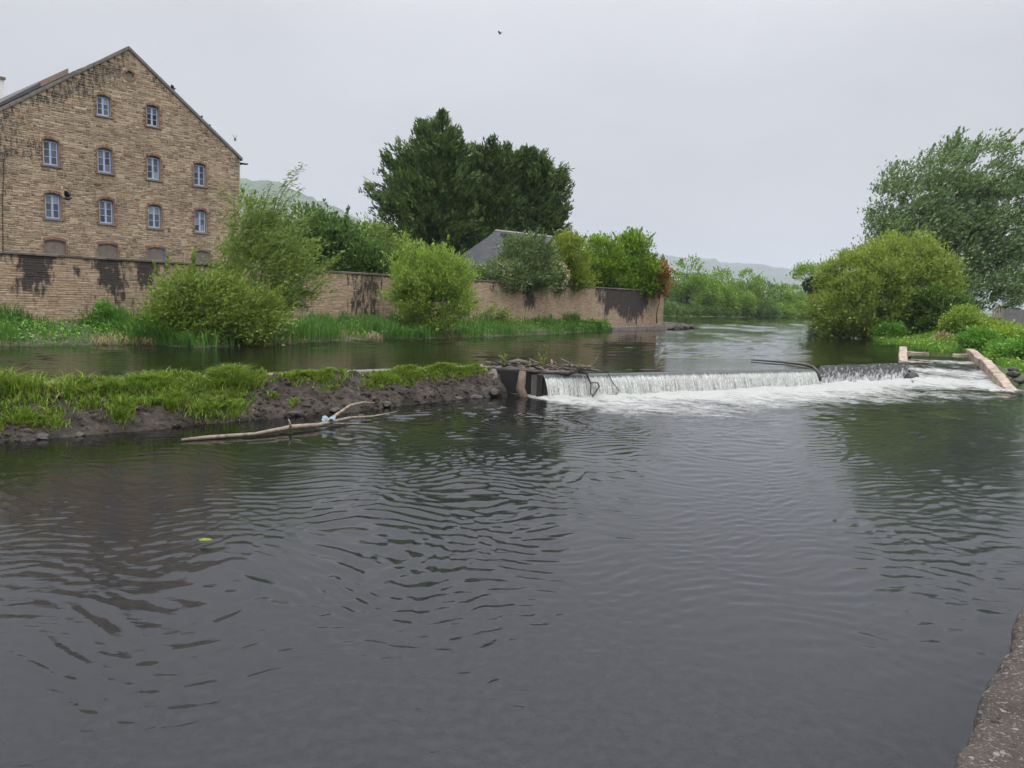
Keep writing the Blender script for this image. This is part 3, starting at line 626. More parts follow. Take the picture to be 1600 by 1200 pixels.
# windows
def ring(mb, cx, hw, z0, zt, w, y0, y1, n=8):
    o = outline(cx, hw, z0, zt, n); i = outline(cx, hw - w, z0 + w, zt - w, n); k = len(o)
    vs = [(p[0], y0, p[1]) for p in o] + [(p[0], y0, p[1]) for p in i] + [(p[0], y1, p[1]) for p in o] + [(p[0], y1, p[1]) for p in i]
    fs = []
    for a in range(k):
        b = (a + 1) % k; fs += [(a, b, k + b, k + a), (k + a, k + b, 3 * k + b, 3 * k + a), (a, 2 * k + a, 2 * k + b, b)]
    mb.add(vs, fs)
wi = 0
for (c, hw, z0, zt, kind) in OPEN:
    # brick arch and jambs
    mb = MB(); nb = 13 if kind == 'window' else 17; r_ = random.Random(wi + 50)
    for i in range(nb):
        f0, f1 = -1.12 + 2.24 * i / nb, -1.12 + 2.24 * (i + 1) / nb; f0 += .012; f1 -= .012; q = []
        for (f, up) in ((f0, 0), (f1, 0), (f1, 1), (f0, 1)):
            x_ = f * hw; zz = arch_z(hw, zt, min(max(x_, -hw), hw)) + .012 + up * .15; q.append((c + x_ * (1 + .10 * up), zz))
        p = r_.uniform(.012, .03); mb.hexa([(a, 0, b) for a, b in (q[0], q[1])] + [(q[1][0], -p, q[1][1]), (q[0][0], -p, q[0][1])][::1], [(a, 0, b) for a, b in (q[3], q[2])] + [(q[2][0], -p, q[2][1]), (q[3][0], -p, q[3][1])])
    z = z0 + .01; i = 0
    while z < zt - ARCH - .06:
        for s in (-1, 1):
            w = (.12 if (i % 3) else .24) * r_.uniform(.8, 1.1) - .02; a, b = sorted((c + s * (hw + .008), c + s * (hw + w))); p = r_.uniform(.035, .05); mb.box(a, b, -p, 0, z, z + .068)
        z += .082; i += 1
    tag(mb.build('brick_surround', M['brick'], MILL), kind='stuff')
    if kind == 'window':
        mb = MB(); ring(mb, c, hw, z0, zt, .055, .10, .20); wd = mb.build('window', M['wframe'], MILL)
        hi = hw - .055; zb, ztop = z0 + .055, zt - ARCH - .03; pn = 0
        mb = MB(); mb.add([(p[0], .135, p[1]) for p in outline(c, hi, ztop - .005, zt - .055)], [tuple(range(11))]); mb.build('head_panel', M['wframe'], wd)
        for s in (0, 1):
            xa = c - hi if s == 0 else c + .004; xb = c - .004 if s == 0 else c + hi; bw = .05
            mb = MB(); mb.box(xa, xa + bw, .09, .14, zb, ztop); mb.box(xb - bw, xb, .09, .14, zb, ztop)
            mb.box(xa + bw, xb - bw, .092, .138, zb, zb + bw + .01); mb.box(xa + bw, xb - bw, .092, .138, ztop - bw, ztop)
            hgt = (ztop - zb - 2 * bw) / 3
            for i in (1, 2): mb.box(xa + bw, xb - bw, .10, .132, zb + bw + hgt * i - .013, zb + bw + hgt * i + .013)
            mb.build('casement', M['wsash'], wd)
            for i in range(3):
                p0, p1 = zb + bw + hgt * i + .016, zb + bw + hgt * (i + 1) - .016; tl = random.uniform(-.004, .004)
                mb = MB(); mb.add([(xa + bw - .002, .118 + tl, p0), (xb - bw + .002, .118 - tl, p0), (xb - bw + .002, .118 - tl * .5, p1), (xa + bw - .002, .118 + tl * .5, p1)], [(0, 1, 2, 3)])
                brk = (wi == 1 and i < 2); po = mb.build('pane', M['broken'] if brk else M['pane'], wd)
                if brk: po['label'] = 'broken pane showing black'
        mb = MB(); wd.location.y = .07; mb.box(c - hw - .14, c + hw + .14, -.16, .13, z0 - .10, z0 - .004); mb.build('sill', M['sillstone'], wd, bevel=.012)
    else:
        mb = MB(); mb.add([(p[0], .09, p[1]) for p in outline(c, hw - .002, z0, zt - .004)], [tuple(range(11))]); o = mb.build('boarded_window', M['board'], MILL)
        mb = MB(); ring(mb, c, hw, z0, zt, .05, .03, .085); mb.build('frame', M['board'] if c < 0 else M['wframe'], o)
        mb = MB(); mb.box(c - .012, c + .012, .075, .088, z0, zt - .06); mb.build('joint_batten', M['board'], o)
    wi += 1
mb = MB(); mb.add([(p[0], .10, p[1]) for p in ROUND], [tuple(range(16))]); mb.build('round_niche', M['board'], MILL)
mb = MB()
for i in range(16):
    a0, a1 = 2 * math.pi * (i + .08) / 16, 2 * math.pi * (i + .92) / 16; q = [(0.07 + rd * math.cos(a), 16.56 + rd * math.sin(a)) for rd, a in ((.28, a0), (.28, a1), (.40, a1), (.40, a0))]
    mb.hexa([(q[0][0], 0, q[0][1]), (q[1][0], 0, q[1][1]), (q[1][0], -.03, q[1][1]), (q[0][0], -.03, q[0][1])], [(q[3][0], 0, q[3][1]), (q[2][0], 0, q[2][1]), (q[2][0], -.03, q[2][1]), (q[3][0], -.03, q[3][1])])
tag(mb.build('brick_ring', M['brick'], MILL), kind='stuff')
# verges, roof
for s in (-1, 1):
    L_ = math.hypot(HW + .15, ZA - ZE); n = 22; mb = MB()
    x0, z0, x1, z1 = s * (HW + .15), ZE - .06, 0, ZA + .05
    for i in range(n):
        a, b = i / n + .001, (i + 1) / n - .001; j = rr.uniform(-.012, .012); p = [(x0 + (x1 - x0) * f, z0 + (z1 - z0) * f) for f in (a, b)]
        mb.hexa([(p[0][0], -.12 + j, p[0][1] - .10), (p[1][0], -.12 + j, p[1][1] - .10), (p[1][0], .35, p[1][1] - .10), (p[0][0], .35, p[0][1] - .10)],
                [(p[0][0], -.12 + j, p[0][1] + .10 + j), (p[1][0], -.12 + j, p[1][1] + .10 + j), (p[1][0], .35, p[1][1] + .10), (p[0][0], .35, p[0][1] + .10)])
    mb.build('verge', M['verge'], MILL)
    # slates in rows
    V = []; rows = 30; r_ = random.Random(9)
    for i in range(rows):
        f0, f1 = i / rows, (i + 1.25) / rows
        xa, za = s * (HW + .25) * (1 - f0), ZE - .15 + (ZA - ZE + .15) * f0; xb, zb = s * (HW + .25) * (1 - min(f1, 1)), ZE - .15 + (ZA - ZE + .15) * min(f1, 1)
        yy = .36 + r_.uniform(0, .3)
        while yy < 32:
            w = .55 if yy > 8 else .36; k = r_.uniform(.0, .03); V += [(xa, yy, za + .06 + k), (xa, yy + w - .012, za + .06 + k), (xb, yy + w - .012, zb + .02), (xb, yy, zb + .02)]; yy += w
    tag(obj('roof_slates', np_mesh('roof_slates', np.array(V), np.arange(len(V)).reshape(-1, 4)), M['slate'], MILL), kind='stuff')
mb = MB(); mb.add([(-HW - .2, .3, ZE - .2), (0, .3, ZA - .06), (0, 32, ZA - .06), (-HW - .2, 32, ZE - .2)], [(0, 1, 2, 3)]); mb.add([(HW + .2, .3, ZE - .2), (0, .3, ZA - .06), (0, 32, ZA - .06), (HW + .2, 32, ZE - .2)], [(3, 2, 1, 0)])
mb.build('roof', M['slate'], MILL)
CHX = -.55
# raised rear roof with patched red verge and a chimney
mb = MB(); mb.add([(-HW - .2, 9, ZE + .05), (-.3, 9, ZA + .22), (-.3, 30, ZA + .22), (-HW - .2, 30, ZE + .05), (-HW - .2, 9, ZE - .3), (-.3, 9, ZA - .3), (-.3, 30, ZA - .3), (-HW - .2, 30, ZE - .3)], [(0, 1, 2, 3), (0, 4, 5, 1), (1, 5, 6, 2), (3, 2, 6, 7)]); mb.build('raised_roof', M['slate'], MILL)
mb = MB(); mb.hexa([(-2.0, 8.9, ZA - 1.5), (-.25, 8.9, ZA - .2), (-.25, 9.3, ZA - .2), (-2.0, 9.3, ZA - 1.5)], [(-2.0, 8.9, ZA - 1.02), (-.25, 8.9, ZA + .24), (-.25, 9.3, ZA + .24), (-2.0, 9.3, ZA - 1.02)]); mb.build('patched_verge', M['brickpatch'], MILL)
mb = MB(); mb.box(CHX, CHX + 1.0, 24.6, 25.6, ZE + 1.0, ZA + 2.1); ch = mb.build('chimney', M['white'], MILL); mb = MB(); mb.box(CHX - .1, CHX + 1.1, 24.5, 25.7, ZA + 2.1, ZA + 2.3); mb.build('chimney_cap', M['coping'], ch)
mb = MB(); mb.box(HW, HW + .18, -.05, 32, ZE - .42, ZE - .28); mb.tube([(HW + .05, -.05, ZE - .35), (HW + .3, -.28, ZE - .38), (HW + .38, -.4, ZE - .36)], [.07, .07, .05], 6); mb.build('gutter', M['metal'], MILL)
mb = MB(); mb.tube([(-7.2, -.06, 4.5), (-7.12, -.06, 7.6), (-6.98, -.07, 10.2), (-6.85, -.07, 10.9), (-6.55, -.08, 11.05), (-6.25, -.07, 10.85)], [.022] * 6, 5); mb.build('cable', M['metal'], MILL)

# ------------------------------------------------------------------ river wall
RW = empty('river_wall', (WALL_END[0], WALL_END[1], 0), RZ)      # local x: 0 at the far corner, negative towards the left; face looks to -y
tag(RW, 'long buff stone river wall with black stains and dark coping', 'wall')
WL, WT = 74.0, 4.80
PATCH = [(-64.5, -47.0, 4.3, .55), (-66.5, -64.6, 3.3, .9), (-61.3, -59.3, 3.0, 1.0), (-60.6, -59.6, 2.5, .8), (-58.4, -57.6, 3.4, .85), (-57.3, -56.2, 2.9, 1.0), (-57.0, -55.6, 2.6, .95), (-55.5, -54.4, 3.1, 1.0), (-54.2, -53.6, 3.6, .6),
         (-45.9, -44.0, 2.0, .50), (-41.6, -38.8, 1.5, .6), (-27.6, -27.1, 3.2, .6), (-24.6, -24.2, 3.5, .6), (-23.5, -21.9, 2.3, .85), (-21.6, -21.2, 3.7, .7), (-18.3, -17.6, 3.4, .65), (-14.6, -14.4, 4.0, .6),
         (-12.8, -11.0, 3.3, .8), (-11.6, -3.4, 2.3, 1.0), (-8.2, -3.8, 1.5, .8)]
def wall_stain(x, z):
    s = np.zeros_like(x)
    for (a, b, zb, k) in PATCH:
        m = fbm(x * 1.3, z * .6 + a, 90, 3) - .5; zz = zb + m * 1.8; e = np.minimum(x - a, b - x) + m * 1.5
        s = np.maximum(s, k * sstep(-.45, .6, e) * sstep(zz - .7, zz + .9, z))
    s = np.maximum(s, .5 * sstep(WT - .5, WT, z) * (fbm(x * .8, x * 0 + 1.0, 92, 3) > .48))
    return np.maximum(s, .30 * (x < -46) * (fbm(x * .35, z * .8, 91, 3) > .5))
rr = random.Random(8); rects = []; z = .7
while z < WT - .02:
    h = rr.uniform(.085, .14); z1 = min(z + h, WT)
    if WT - z1 < .05: z1 = WT
    for (p0, p1) in split_row(-WL, -.02, .18, .58, rr): rects.append((p0 + .007, p1 - .007, z + .007, z1 - .007))
    z = z1
masonry(RW, rects, 0.0, M['rwall'], wall_stain, 300, 'coursed_stones', 6, (.005, .018), .006)
nx_, nz_ = 600, 34; X_, Z_ = np.meshgrid(np.linspace(-WL, 0, nx_), np.linspace(-.5, WT, nz_), indexing='ij')
st = wall_stain(X_.ravel(), Z_.ravel())
V = np.stack([X_, np.zeros_like(X_), Z_], -1).reshape(-1, 3)
obj('wall_core', np_mesh('wall_core', V, grid_faces(nx_, nz_), attr={'stain': st}), M['rwall_mortar'], RW)
mb = MB(); mb.box(-WL, .0, .02, .55, -.5, WT); mb.box(-.5, .0, .55, 14, -.5, WT); mb.build('wall_back', M['rwall_mortar'], RW)
x = -WL; i = 0
while x < -.1:
    w = min(rr.uniform(.8, 1.35), .06 - x); j = rr.uniform(-.008, .008); mb = MB()
    mb.box(x + .006, x + w - .006, -.09 + j, .62, WT + .002, WT + .13 + j); mb.build('coping_stone', M['coping'], RW, bevel=.018); x += w
mb = MB(); mb.hexa([(-14.5, -.75, -.6), (.35, -.65, -.6), (.35, .3, -.6), (-14.5, -.02, -.6)], [(-14.5, -.62, 1.12), (.2, -.42, 1.22), (.2, -.02, 1.24), (-14.5, -.02, 1.2)])
mb.build('footing', M['ledge'], RW, bevel=.04)

# ------------------------------------------------------------------ earth bank below the wall
BW = np.array([(-62, -15), (-40, 12), (-21.6, 32.2), (-17.3, 35.8), (-14.2, 34.4), (-11.7, 39.6), (-8.0, 46.6), (-5.5, 48.5), (-1.9, 54.1), (3, 62), (7.2, 70.6), (9.5, 74.2)], float)
bk = np.linspace(0, 1, len(BW)); s = np.linspace(0, 1, 420); bx, by = np.interp(s, bk, BW[:, 0]), np.interp(s, bk, BW[:, 1])
dw = (bx - WALL_END[0]) * NX + (by - WALL_END[1]) * NY; wx, wy = bx - NX * (dw - .0), by - NY * (dw - .0)
q = np.linspace(-.12, 1, 26); V = []
for f in q:
    x = bx + (wx - bx) * f; y = by + (wy - by) * f; z = UP + .05 + .85 * np.clip(f, -.4, 1) ** 1 + .15 * (fbm(x * 1.2, y * 1.2, 44) - .5)
    if f < 0: z = np.full_like(x, UP - .35)
    V.append(np.stack([x, y, z], 1))
V = np.array(V); o = obj('riverbank', np_mesh('riverbank', V.reshape(-1, 3), grid_faces(len(q), len(s)), True), M['bankearth']); tag(o, kind='structure')
def bank_pts(n, rng, f0=0.0, f1=1.0, s0=.15, s1=1.0):
    ss = rng.uniform(s0, s1, n); f = rng.uniform(f0, f1, n); x = np.interp(ss, s, bx); y = np.interp(ss, s, by); X = np.interp(ss, s, wx); Y = np.interp(ss, s, wy)
    return np.stack([x + (X - x) * f, y + (Y - y) * f, UP + .03 + .85 * f], 1)
r1 = np.random.default_rng(71)
P = bank_pts(27000, r1, -.02, .92); tall = fbm(P[:, 0] * .6, P[:, 1] * .6, 45, 3)
tag(blades('bank_weeds', P, r1.uniform(.35, .8, len(P)) * (.15 + 1.9 * sstep(.3, .7, tall)), .022, r1, 'weeds', .55, (.05, -.12, 0), droop=.3), 'dark green rank grass and weeds along the foot of the river wall', 'weeds', kind='stuff')
P = bank_pts(3600, r1, -.06, .25, .2, .8); P = P[fbm(P[:, 0] * .45, P[:, 1] * .45, 47, 2) > .56]; tag(blades('dry_stalks', P, r1.uniform(.3, .8, len(P)), .012, r1, 'straw', .9, (.1, -.25, -.15), droop=.7), 'straw coloured dead stalks trailing at the water edge', 'dead stalks', kind='stuff')
P = bank_pts(9000, r1, .0, .8); P[:, 2] += r1.uniform(.05, .5, len(P)); o = obj('broadleaf_weeds', leaf_mesh('broadleaf_weeds', P, r1.uniform(.08, .2, len(P)), .55, r1), M['nettle']); tag(o, 'broad leaved green weeds mixed in the bank grass', 'weeds', kind='stuff')
# ------------------------------------------------------------------ grassed embankment that carries on from the weir
DAM = empty('weir_embankment', (0, 0, 0)); tag(DAM, 'low muddy embankment with grass tufts and concrete crest running into the weir', 'embankment')
QF = np.array([-1700, -900, -350, 0, 150, 290, 398, 548, 647, 726, 793]); QR = np.array([-1700, -800, -250, 100, 250, 400, 600, 765]); REARQ = np.concatenate([REAR]); QR = np.array([-1700, -800, -250, 100, 250, 400, 600, 793])
def dam_pt(qv, tv):
    qv = np.asarray(qv, float); fx, fy = np.interp(qv, QF, FRONT[:, 0]), np.interp(qv, QF, FRONT[:, 1]); rx, ry = np.interp(qv, QR, REAR[:, 0]), np.interp(qv, QR, REAR[:, 1])
    return rx + (fx - rx) * tv, ry + (fy - ry) * tv
PT = np.array([-.25, -.06, -.02, .02, .14, .2, .3, .45, .6, .75, .88, .95, 1.0, 1.08, 1.2]); PZ = np.array([.2, .62, .86, .90, .90, .84, .86, .72, .54, .40, .26, .15, .0, -.2, -.5])
def dam_z(qv, tv, x, y):
    z = np.interp(tv, PT, PZ); a = sstep(.14, .3, tv)
    return z + a * ((fbm(x * 1.6, y * 1.6, 81, 4) - .5) * .42 + (fbm(x * 6, y * 6, 82, 3) - .5) * .2) * sstep(1.25, .85, tv)
qs = np.concatenate([np.linspace(-1700, -100, 90), np.linspace(-92, 800, 520)]); ts = np.linspace(-.25, 1.2, 76); Q_, T_ = np.meshgrid(qs, ts, indexing='ij')
x, y = dam_pt(Q_, T_ + .05 * (fbm(Q_ * .02, T_ * 2, 83) - .5) * sstep(.3, .9, T_)); z = dam_z(Q_, T_, x, y)
obj('mud_slope', np_mesh('mud_slope', np.stack([x, y, z], -1).reshape(-1, 3), grid_faces(len(qs), len(ts)), True), M['mud'], DAM)
ql = np.concatenate([np.linspace(-1700, -100, 40), np.linspace(-90, 796, 240)]); V = []
for (tv, zz) in ((-.05, .5), (-.045, .90), (-.03, .925), (.08, .925), (.12, .91), (.15, .80)):
    x, y = dam_pt(ql, np.full_like(ql, tv)); V.append(np.stack([x, y, zz + .03 * (fbm(x * 2, y * 2, 84) - .5) * (zz > .85) + .0 * x], 1))
V = np.array(V); obj('concrete_crest', np_mesh('concrete_crest', V.reshape(-1, 3), grid_faces(6, len(ql)), False), M['ledge'], DAM)
r2 = np.random.default_rng(33); PP = []; HH = []
for (q0, q1, t0, t1, h, n) in [(-330, 112, .13, .58, .55, 26000), (90, 215, .2, .58, .28, 7000), (190, 320, .13, .52, .36, 11000), (245, 330, .38, .62, .22, 2600), (318, 380, .12, .55, .50, 6500), (365, 412, .16, .55, .30, 2600),
                               (425, 545, .18, .5, .22, 7500), (560, 705, .28, .6, .18, 7000), (605, 770, .13, .40, .24, 11000), (555, 665, .46, .66, .13, 2600), (690, 780, .28, .55, .16, 3200),
                               (5, 90, .70, .97, .26, 3000), (155, 205, .70, .95, .24, 1800), (228, 290, .55, .86, .40, 4200), (292, 385, .68, .97, .26, 4500), (445, 465, .76, .88, .14, 300), (325, 385, .5, .75, .22, 1800), (-300, 10, .6, .95, .22, 4000), (415, 432, .6, .68, .13, 240), (-330, 130, .5, .85, .26, 5500), (120, 400, .48, .8, .20, 4500), (110, 160, .55, .7, .14, 700), (480, 530, .5, .62, .1, 500)]:
    n = int(n * .62); u, v = (np.clip(.5 + .30 * r2.normal(size=n), -.12, 1.12) for _ in (0, 1)); tc = r2.integers(0, max(2, n // 45), n); cu, cv = r2.normal(size=n) * .02, r2.normal(size=n) * .03; u = .6 * u + .4 * u[tc] + cu; v = .5 * v + .5 * v[tc] + cv; qv = q0 + (q1 - q0) * u; tv = t0 + (t1 - t0) * v; x, y = dam_pt(qv, tv)
    k = fbm(x * 2.4, y * 2.4, 85, 3) > .34; e = np.clip(1.15 - np.abs(u - .5) * 1.6, 0, 1) * np.clip(1.1 - np.abs(v - .5) * 1.2, 0, 1)
    hh = h * r2.uniform(.45, 1.15, n) * (.5 + .6 * sstep(0, .5, e)) * (.6 + .8 * fbm(x * 1.7, y * 1.7, 86, 3)); z = dam_z(qv, tv, x, y) - .03
    PP.append(np.stack([x, y, z], 1)[k]); HH.append(hh[k])
P = np.concatenate(PP); H = np.concatenate(HH)
tag(blades('embankment_grass', P, H * 1.15, .015, r2, 'grass', .8, (.10, -.14, 0), DAM, .3), kind='stuff')
k = r2.random(len(P)) < .10; tag(blades('dry_grass', P[k], H[k] * .9, .007, r2, 'straw', .9, (.15, -.35, -.2), DAM, .6), kind='stuff')
def rock_mesh(seed, sx, sy, sz):
    bm = bmesh.new(); bmesh.ops.create_icosphere(bm, subdivisions=3, radius=1); r = random.Random(seed); o = [Vector((r.uniform(-9, 9), r.uniform(-9, 9), 0)) for _ in range(3)]
    pl = [(Vector((r.gauss(0, 1), r.gauss(0, 1), r.gauss(0, 1))).normalized(), r.uniform(.6, .9)) for _ in range(9)]
    for v in bm.verts:
        for (n_, d) in pl:
            k = v.co.dot(n_) - d
            if k > 0: v.co -= n_ * k * .9
        f = float(fbm(np.array(v.co.x * 1.7 + o[0].x), np.array(v.co.y * 1.7 + v.co.z * 1.3 + o[0].y), seed)); v.co *= .82 + .36 * f; v.co.x *= sx; v.co.y *= sy; v.co.z *= sz
    me = bpy.data.meshes.new('rock'); bm.to_mesh(me); bm.free(); return me
M['rock'] = m_simple('river_rock', (.062, .052, .044), (.028, .024, .02), 4, .7, .8, .05)
for i, (qv, tv, sx) in enumerate([(60, .98, .20), (84, 1.0, .13), (112, 1.0, .16), (40, .93, .13), (-20, .97, .3), (745, .98, .3), (775, .95, .34), (715, .99, .2), (520, .98, .2), (600, .97, .22), (455, .96, .2)]):
    x, y = dam_pt(np.array([qv]), np.array([tv])); z = dam_z(np.array([qv]), np.array([tv]), x, y)
    o = obj('stone', rock_mesh(200 + i, sx, sx * .7, sx * .45), M['rock'], DAM, (float(x[0]), float(y[0]), float(z[0]))); o.rotation_euler = (0, 0, i * 1.3)

V = []; F = []; bm0 = bmesh.new(); bmesh.ops.create_icosphere(bm0, subdivisions=1, radius=1); bv = np.array([v.co[:] for v in bm0.verts]); bf = np.array([[v.index for v in f.verts] for f in bm0.faces]); bm0.free()
n = 1500; qv = r2.uniform(-200, 790, n); tv = 1 - .62 * r2.random(n) ** 1.4; x, y = dam_pt(qv, tv); z = dam_z(qv, tv, x, y); sz_ = .02 + .075 * r2.random(n) ** 2.5
VV = bv[None] * (sz_[:, None] * r2.uniform(.5, 1.4, (n, 3)))[:, None, :] * r2.uniform(.75, 1.25, (n, 12, 1)) + np.stack([x, y, z], 1)[:, None]
tag(obj('clods', np_mesh('clods', VV.reshape(-1, 3), (bf[None] + (np.arange(n) * 12)[:, None, None]).reshape(-1, 3)), M['mud'], DAM), kind='stuff')

# ------------------------------------------------------------------ old sluice between embankment and weir
SL = empty('sluice', (0, 0, 0)); tag(SL, 'dark old sluice opening under a concrete slab at the left end of the weir', 'sluice')
mb = MB(); mb.hexa([(-1.35, 28.55, .80), (2.0, 27.35, .80), (2.3, 28.2, .80), (-1.2, 29.4, .80)], [(-1.35, 28.55, .905), (2.0, 27.35, .885), (2.3, 28.2, .885), (-1.2, 29.4, .915)]); mb.build('slab', M['ledge'], SL, bevel=.02)
mb = MB(); mb.hexa([(-.75, 26.9, -.4), (-.1, 26.9, -.4), (-.25, 28.5, -.4), (-1.1, 28.6, -.4)], [(-1.0, 28.0, .86), (-.62, 28.0, .86), (-.55, 28.75, .86), (-1.1, 28.9, .86)]); mb.build('side_wall', M['ledge'], SL, bevel=.03)
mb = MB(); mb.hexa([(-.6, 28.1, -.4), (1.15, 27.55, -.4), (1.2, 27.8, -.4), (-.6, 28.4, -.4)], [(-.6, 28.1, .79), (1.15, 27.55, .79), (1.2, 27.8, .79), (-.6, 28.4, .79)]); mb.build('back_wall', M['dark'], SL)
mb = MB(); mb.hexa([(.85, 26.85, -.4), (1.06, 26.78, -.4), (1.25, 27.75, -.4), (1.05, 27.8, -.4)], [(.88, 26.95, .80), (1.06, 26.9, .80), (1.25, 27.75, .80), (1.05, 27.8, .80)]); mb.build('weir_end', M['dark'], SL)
mb = MB(); mb.tube([(.36, 27.25, .86), (.34, 27.1, .55), (.30, 26.95, .3), (.42, 26.85, .05), (.45, 26.8, -.2)], [.13, .15, .17, .16, .12], 7); o = mb.build('post', M['wood'], SL); o['label'] = 'tilted pale pier stump'

# ------------------------------------------------------------------ driftwood
DW = empty('driftwood_tangle', (.7, 28.1, .92)); tag(DW, 'tangle of brown driftwood branches caught on the slab beside the weir', 'driftwood')
rd = random.Random(12)
for i in range(46):
    cx, cy = rd.uniform(-1.2, 1.9), rd.gauss(0, .22); a = rd.gauss(-.25, .8); ln = rd.uniform(.5, 1.9) * (1 if i > 3 else 1.2); z0 = rd.uniform(.0, .22); dx, dy = math.cos(a) * ln / 2, math.sin(a) * ln / 2; tz = rd.gauss(0, .10)
    cy += -.33 * cx; r0 = rd.uniform(.012, .03) if i > 5 else rd.uniform(.045, .075)
    mb = MB(); mb.tube([(cx - dx, cy - dy, max(.02, z0 - tz)), (cx - dx * .3, cy - dy * .3 + rd.gauss(0, .05), z0 + rd.uniform(0, .07)), (cx + dx * .4, cy + dy * .4 + rd.gauss(0, .05), z0 + rd.uniform(0, .08)), (cx + dx, cy + dy, max(.02, z0 + tz))], [r0, r0 * .95, r0 * .75, r0 * .4], 6)
    mb.build('branch', M[rd.choice(['wood', 'wood', 'palewood', 'darkwood'])], DW)
mb = MB(); mb.tube([(1.5, -.6, .05), (2.0, -.7, .1), (2.25, -.62, .3), (2.36, -.55, .62)], [.07, .05, .03, .012], 6); mb.tube([(1.9, -.68, .08), (2.3, -.8, .06), (2.6, -.95, .0)], [.05, .03, .01], 6); mb.build('branch', M['darkwood'], DW)
mb = MB(); mb.tube([(-1.1, .45, .05), (-.5, .25, .22), (-.1, .05, .16), (.1, -.1, .1)], [.09, .10, .09, .07], 7); mb.build('branch', M['wood'], DW)
mb = MB(); mb.tube([(.75, -.3, .0), (.72, -.3, .22), (.70, -.3, .38)], [.05, .045, .03], 6); mb.build('branch', M['palewood'], DW)
def sprig(name, label, base, n, h, seed, mat='yellowgreen'):
    r = np.random.default_rng(seed); root = empty(name, base); mb = MB(); P = []
    for i in range(n):
        a = r.uniform(0, 6.28); ln = h * r.uniform(.5, 1.1); sp = r.uniform(.1, .45) * ln; pts = [np.array([0, 0, -.05]), np.array([math.cos(a) * sp * .4, math.sin(a) * sp * .4, ln * .5]), np.array([math.cos(a) * sp, math.sin(a) * sp, ln])]
        mb.tube(pts, [.008, .006, .003], 5); 
        for f in np.linspace(.25, 1, 12): P.append(pts[0] * (1 - f) + pts[2] * f + r.normal(size=3) * .035)
    mb.build('stem', M['twig'], root); obj('crown', leaf_mesh('crown', np.array(P), r.uniform(.05, .1, len(P)), .5, r), M[mat], root)
    return tag(root, label, 'plant')
sprig('willow_shoot', 'small yellow green shoots sprouting from the left of the driftwood tangle', (-.35, 28.1, .95), 6, .55, 5)
sprig('willow_shoot', 'taller yellow green shoots in the middle of the driftwood tangle', (1.05, 27.9, .95), 7, .8, 6)
sprig('willow_shoot', 'tiny lone green shoot at the right end of the driftwood', (2.45, 27.6, .80), 3, .55, 7)
EW = (W1 - W0) / np.linalg.norm(W1 - W0); NW = np.array([EW[1], -EW[0]])
def wp(t, off, z): p = W0 + EW * t + NW * off; return (p[0], p[1], z)
SB = empty('snagged_branch', wp(1.85, .4, 0)); bx0, by0, _ = wp(1.85, .4, 0)
def rel(t, off, z): p = wp(t, off, z); return (p[0] - bx0, p[1] - by0, z)
mb = MB(); mb.tube([rel(1.45, .1, .88), rel(1.75, .25, .82), rel(1.80, .45, .45), rel(1.72, .55, .15), rel(1.95, .62, -.05)], [.05, .045, .03, .025, .015], 6); mb.build('branch', M['darkwood'], SB)
mb = MB(); mb.tube([rel(1.78, .45, .52), rel(2.05, .5, .52), rel(2.10, .55, .38), rel(1.85, .6, .12), rel(1.68, .65, -.05)], [.02, .03, .03, .025, .015], 6); mb.build('branch', M['darkwood'], SB)
tag(SB, 'dark crossed branches snagged in the curtain of falling water', 'branch')
mb = MB(); bx0, by0, _ = wp(2.9, .4, 0); mb.tube([rel(3.9, -.05, .84), rel(3.3, .05, .86), rel(2.75, .15, .83), rel(2.78, .42, .5), rel(2.98, .55, .22), rel(2.75, .62, .02)], [.012, .02, .022, .02, .018, .012], 6)
o = mb.build('hooked_branch', M['darkwood'], None, (bx0, by0, 0)); tag(o, 'single thin hooked branch hanging over the waterfall lip', 'branch')
mb = MB(); mb.tube([(-1.6, 3.7, .06), (-.4, 2.55, .06), (-.08, .95, .10), (.02, .1, .08), (.12, -.25, -.12), (.2, -.4, -.5)], [.03, .045, .055, .065, .08, .07], 7)
o = mb.build('wet_log', M['darkwood'], None, (13.25, 33.85, UP)); tag(o, 'long black wet log lying across the weir crest and bending over its edge', 'log')
LG = empty('fallen_branch', (-5.4, 18.6, 0)); tag(LG, 'long bleached fallen branch floating beside the muddy embankment', 'branch')
def lr(p): return (p[0] + 5.4, p[1] - 18.6, p[2])
mb = MB(); mb.tube([lr(p) for p in [(-7.35, 16.95, .03), (-6.9, 17.28, .04), (-6.0, 17.80, .06), (-5.35, 18.65, .11), (-4.86, 19.15, .09), (-4.3, 20.25, .12), (-3.8, 20.9, .08), (-3.25, 21.6, .13)]], [.035, .05, .042, .06, .055, .042, .028, .01], 8); mb.build('stem', M['palewood'], LG)
mb = MB(); mb.tube([lr(p) for p in [(-4.75, 19.4, .12), (-4.55, 19.95, .26), (-4.3, 20.35, .44), (-4.0, 20.6, .50), (-3.72, 20.8, .47)]], [.04, .045, .04, .03, .01], 7); mb.build('side_branch', M['palewood'], LG)
mb = MB(); mb.tube([lr(p) for p in [(-5.35, 18.5, .12), (-5.38, 18.5, .26), (-5.42, 18.52, .33)]], [.03, .02, .008], 6); mb.build('twig_stub', M['palewood'], LG); mb = MB(); mb.tube([lr(p) for p in [(-4.6, 19.6, .06), (-4.2, 19.9, .03), (-3.8, 20.1, .0)]], [.03, .02, .008], 6); mb.build('twig_stub', M['palewood'], LG)
V = []; nv = 14
for i in range(nv):
    for j in range(8): u, v = i / (nv - 1), j / 7; V.append((-4.82 + .30 * u, 19.50 + .15 * u - .12 * v, .20 + .10 * math.sin(u * 7 + v * 3) * .6 + .05 * math.sin(v * 9) - .14 * abs(v - .4)))
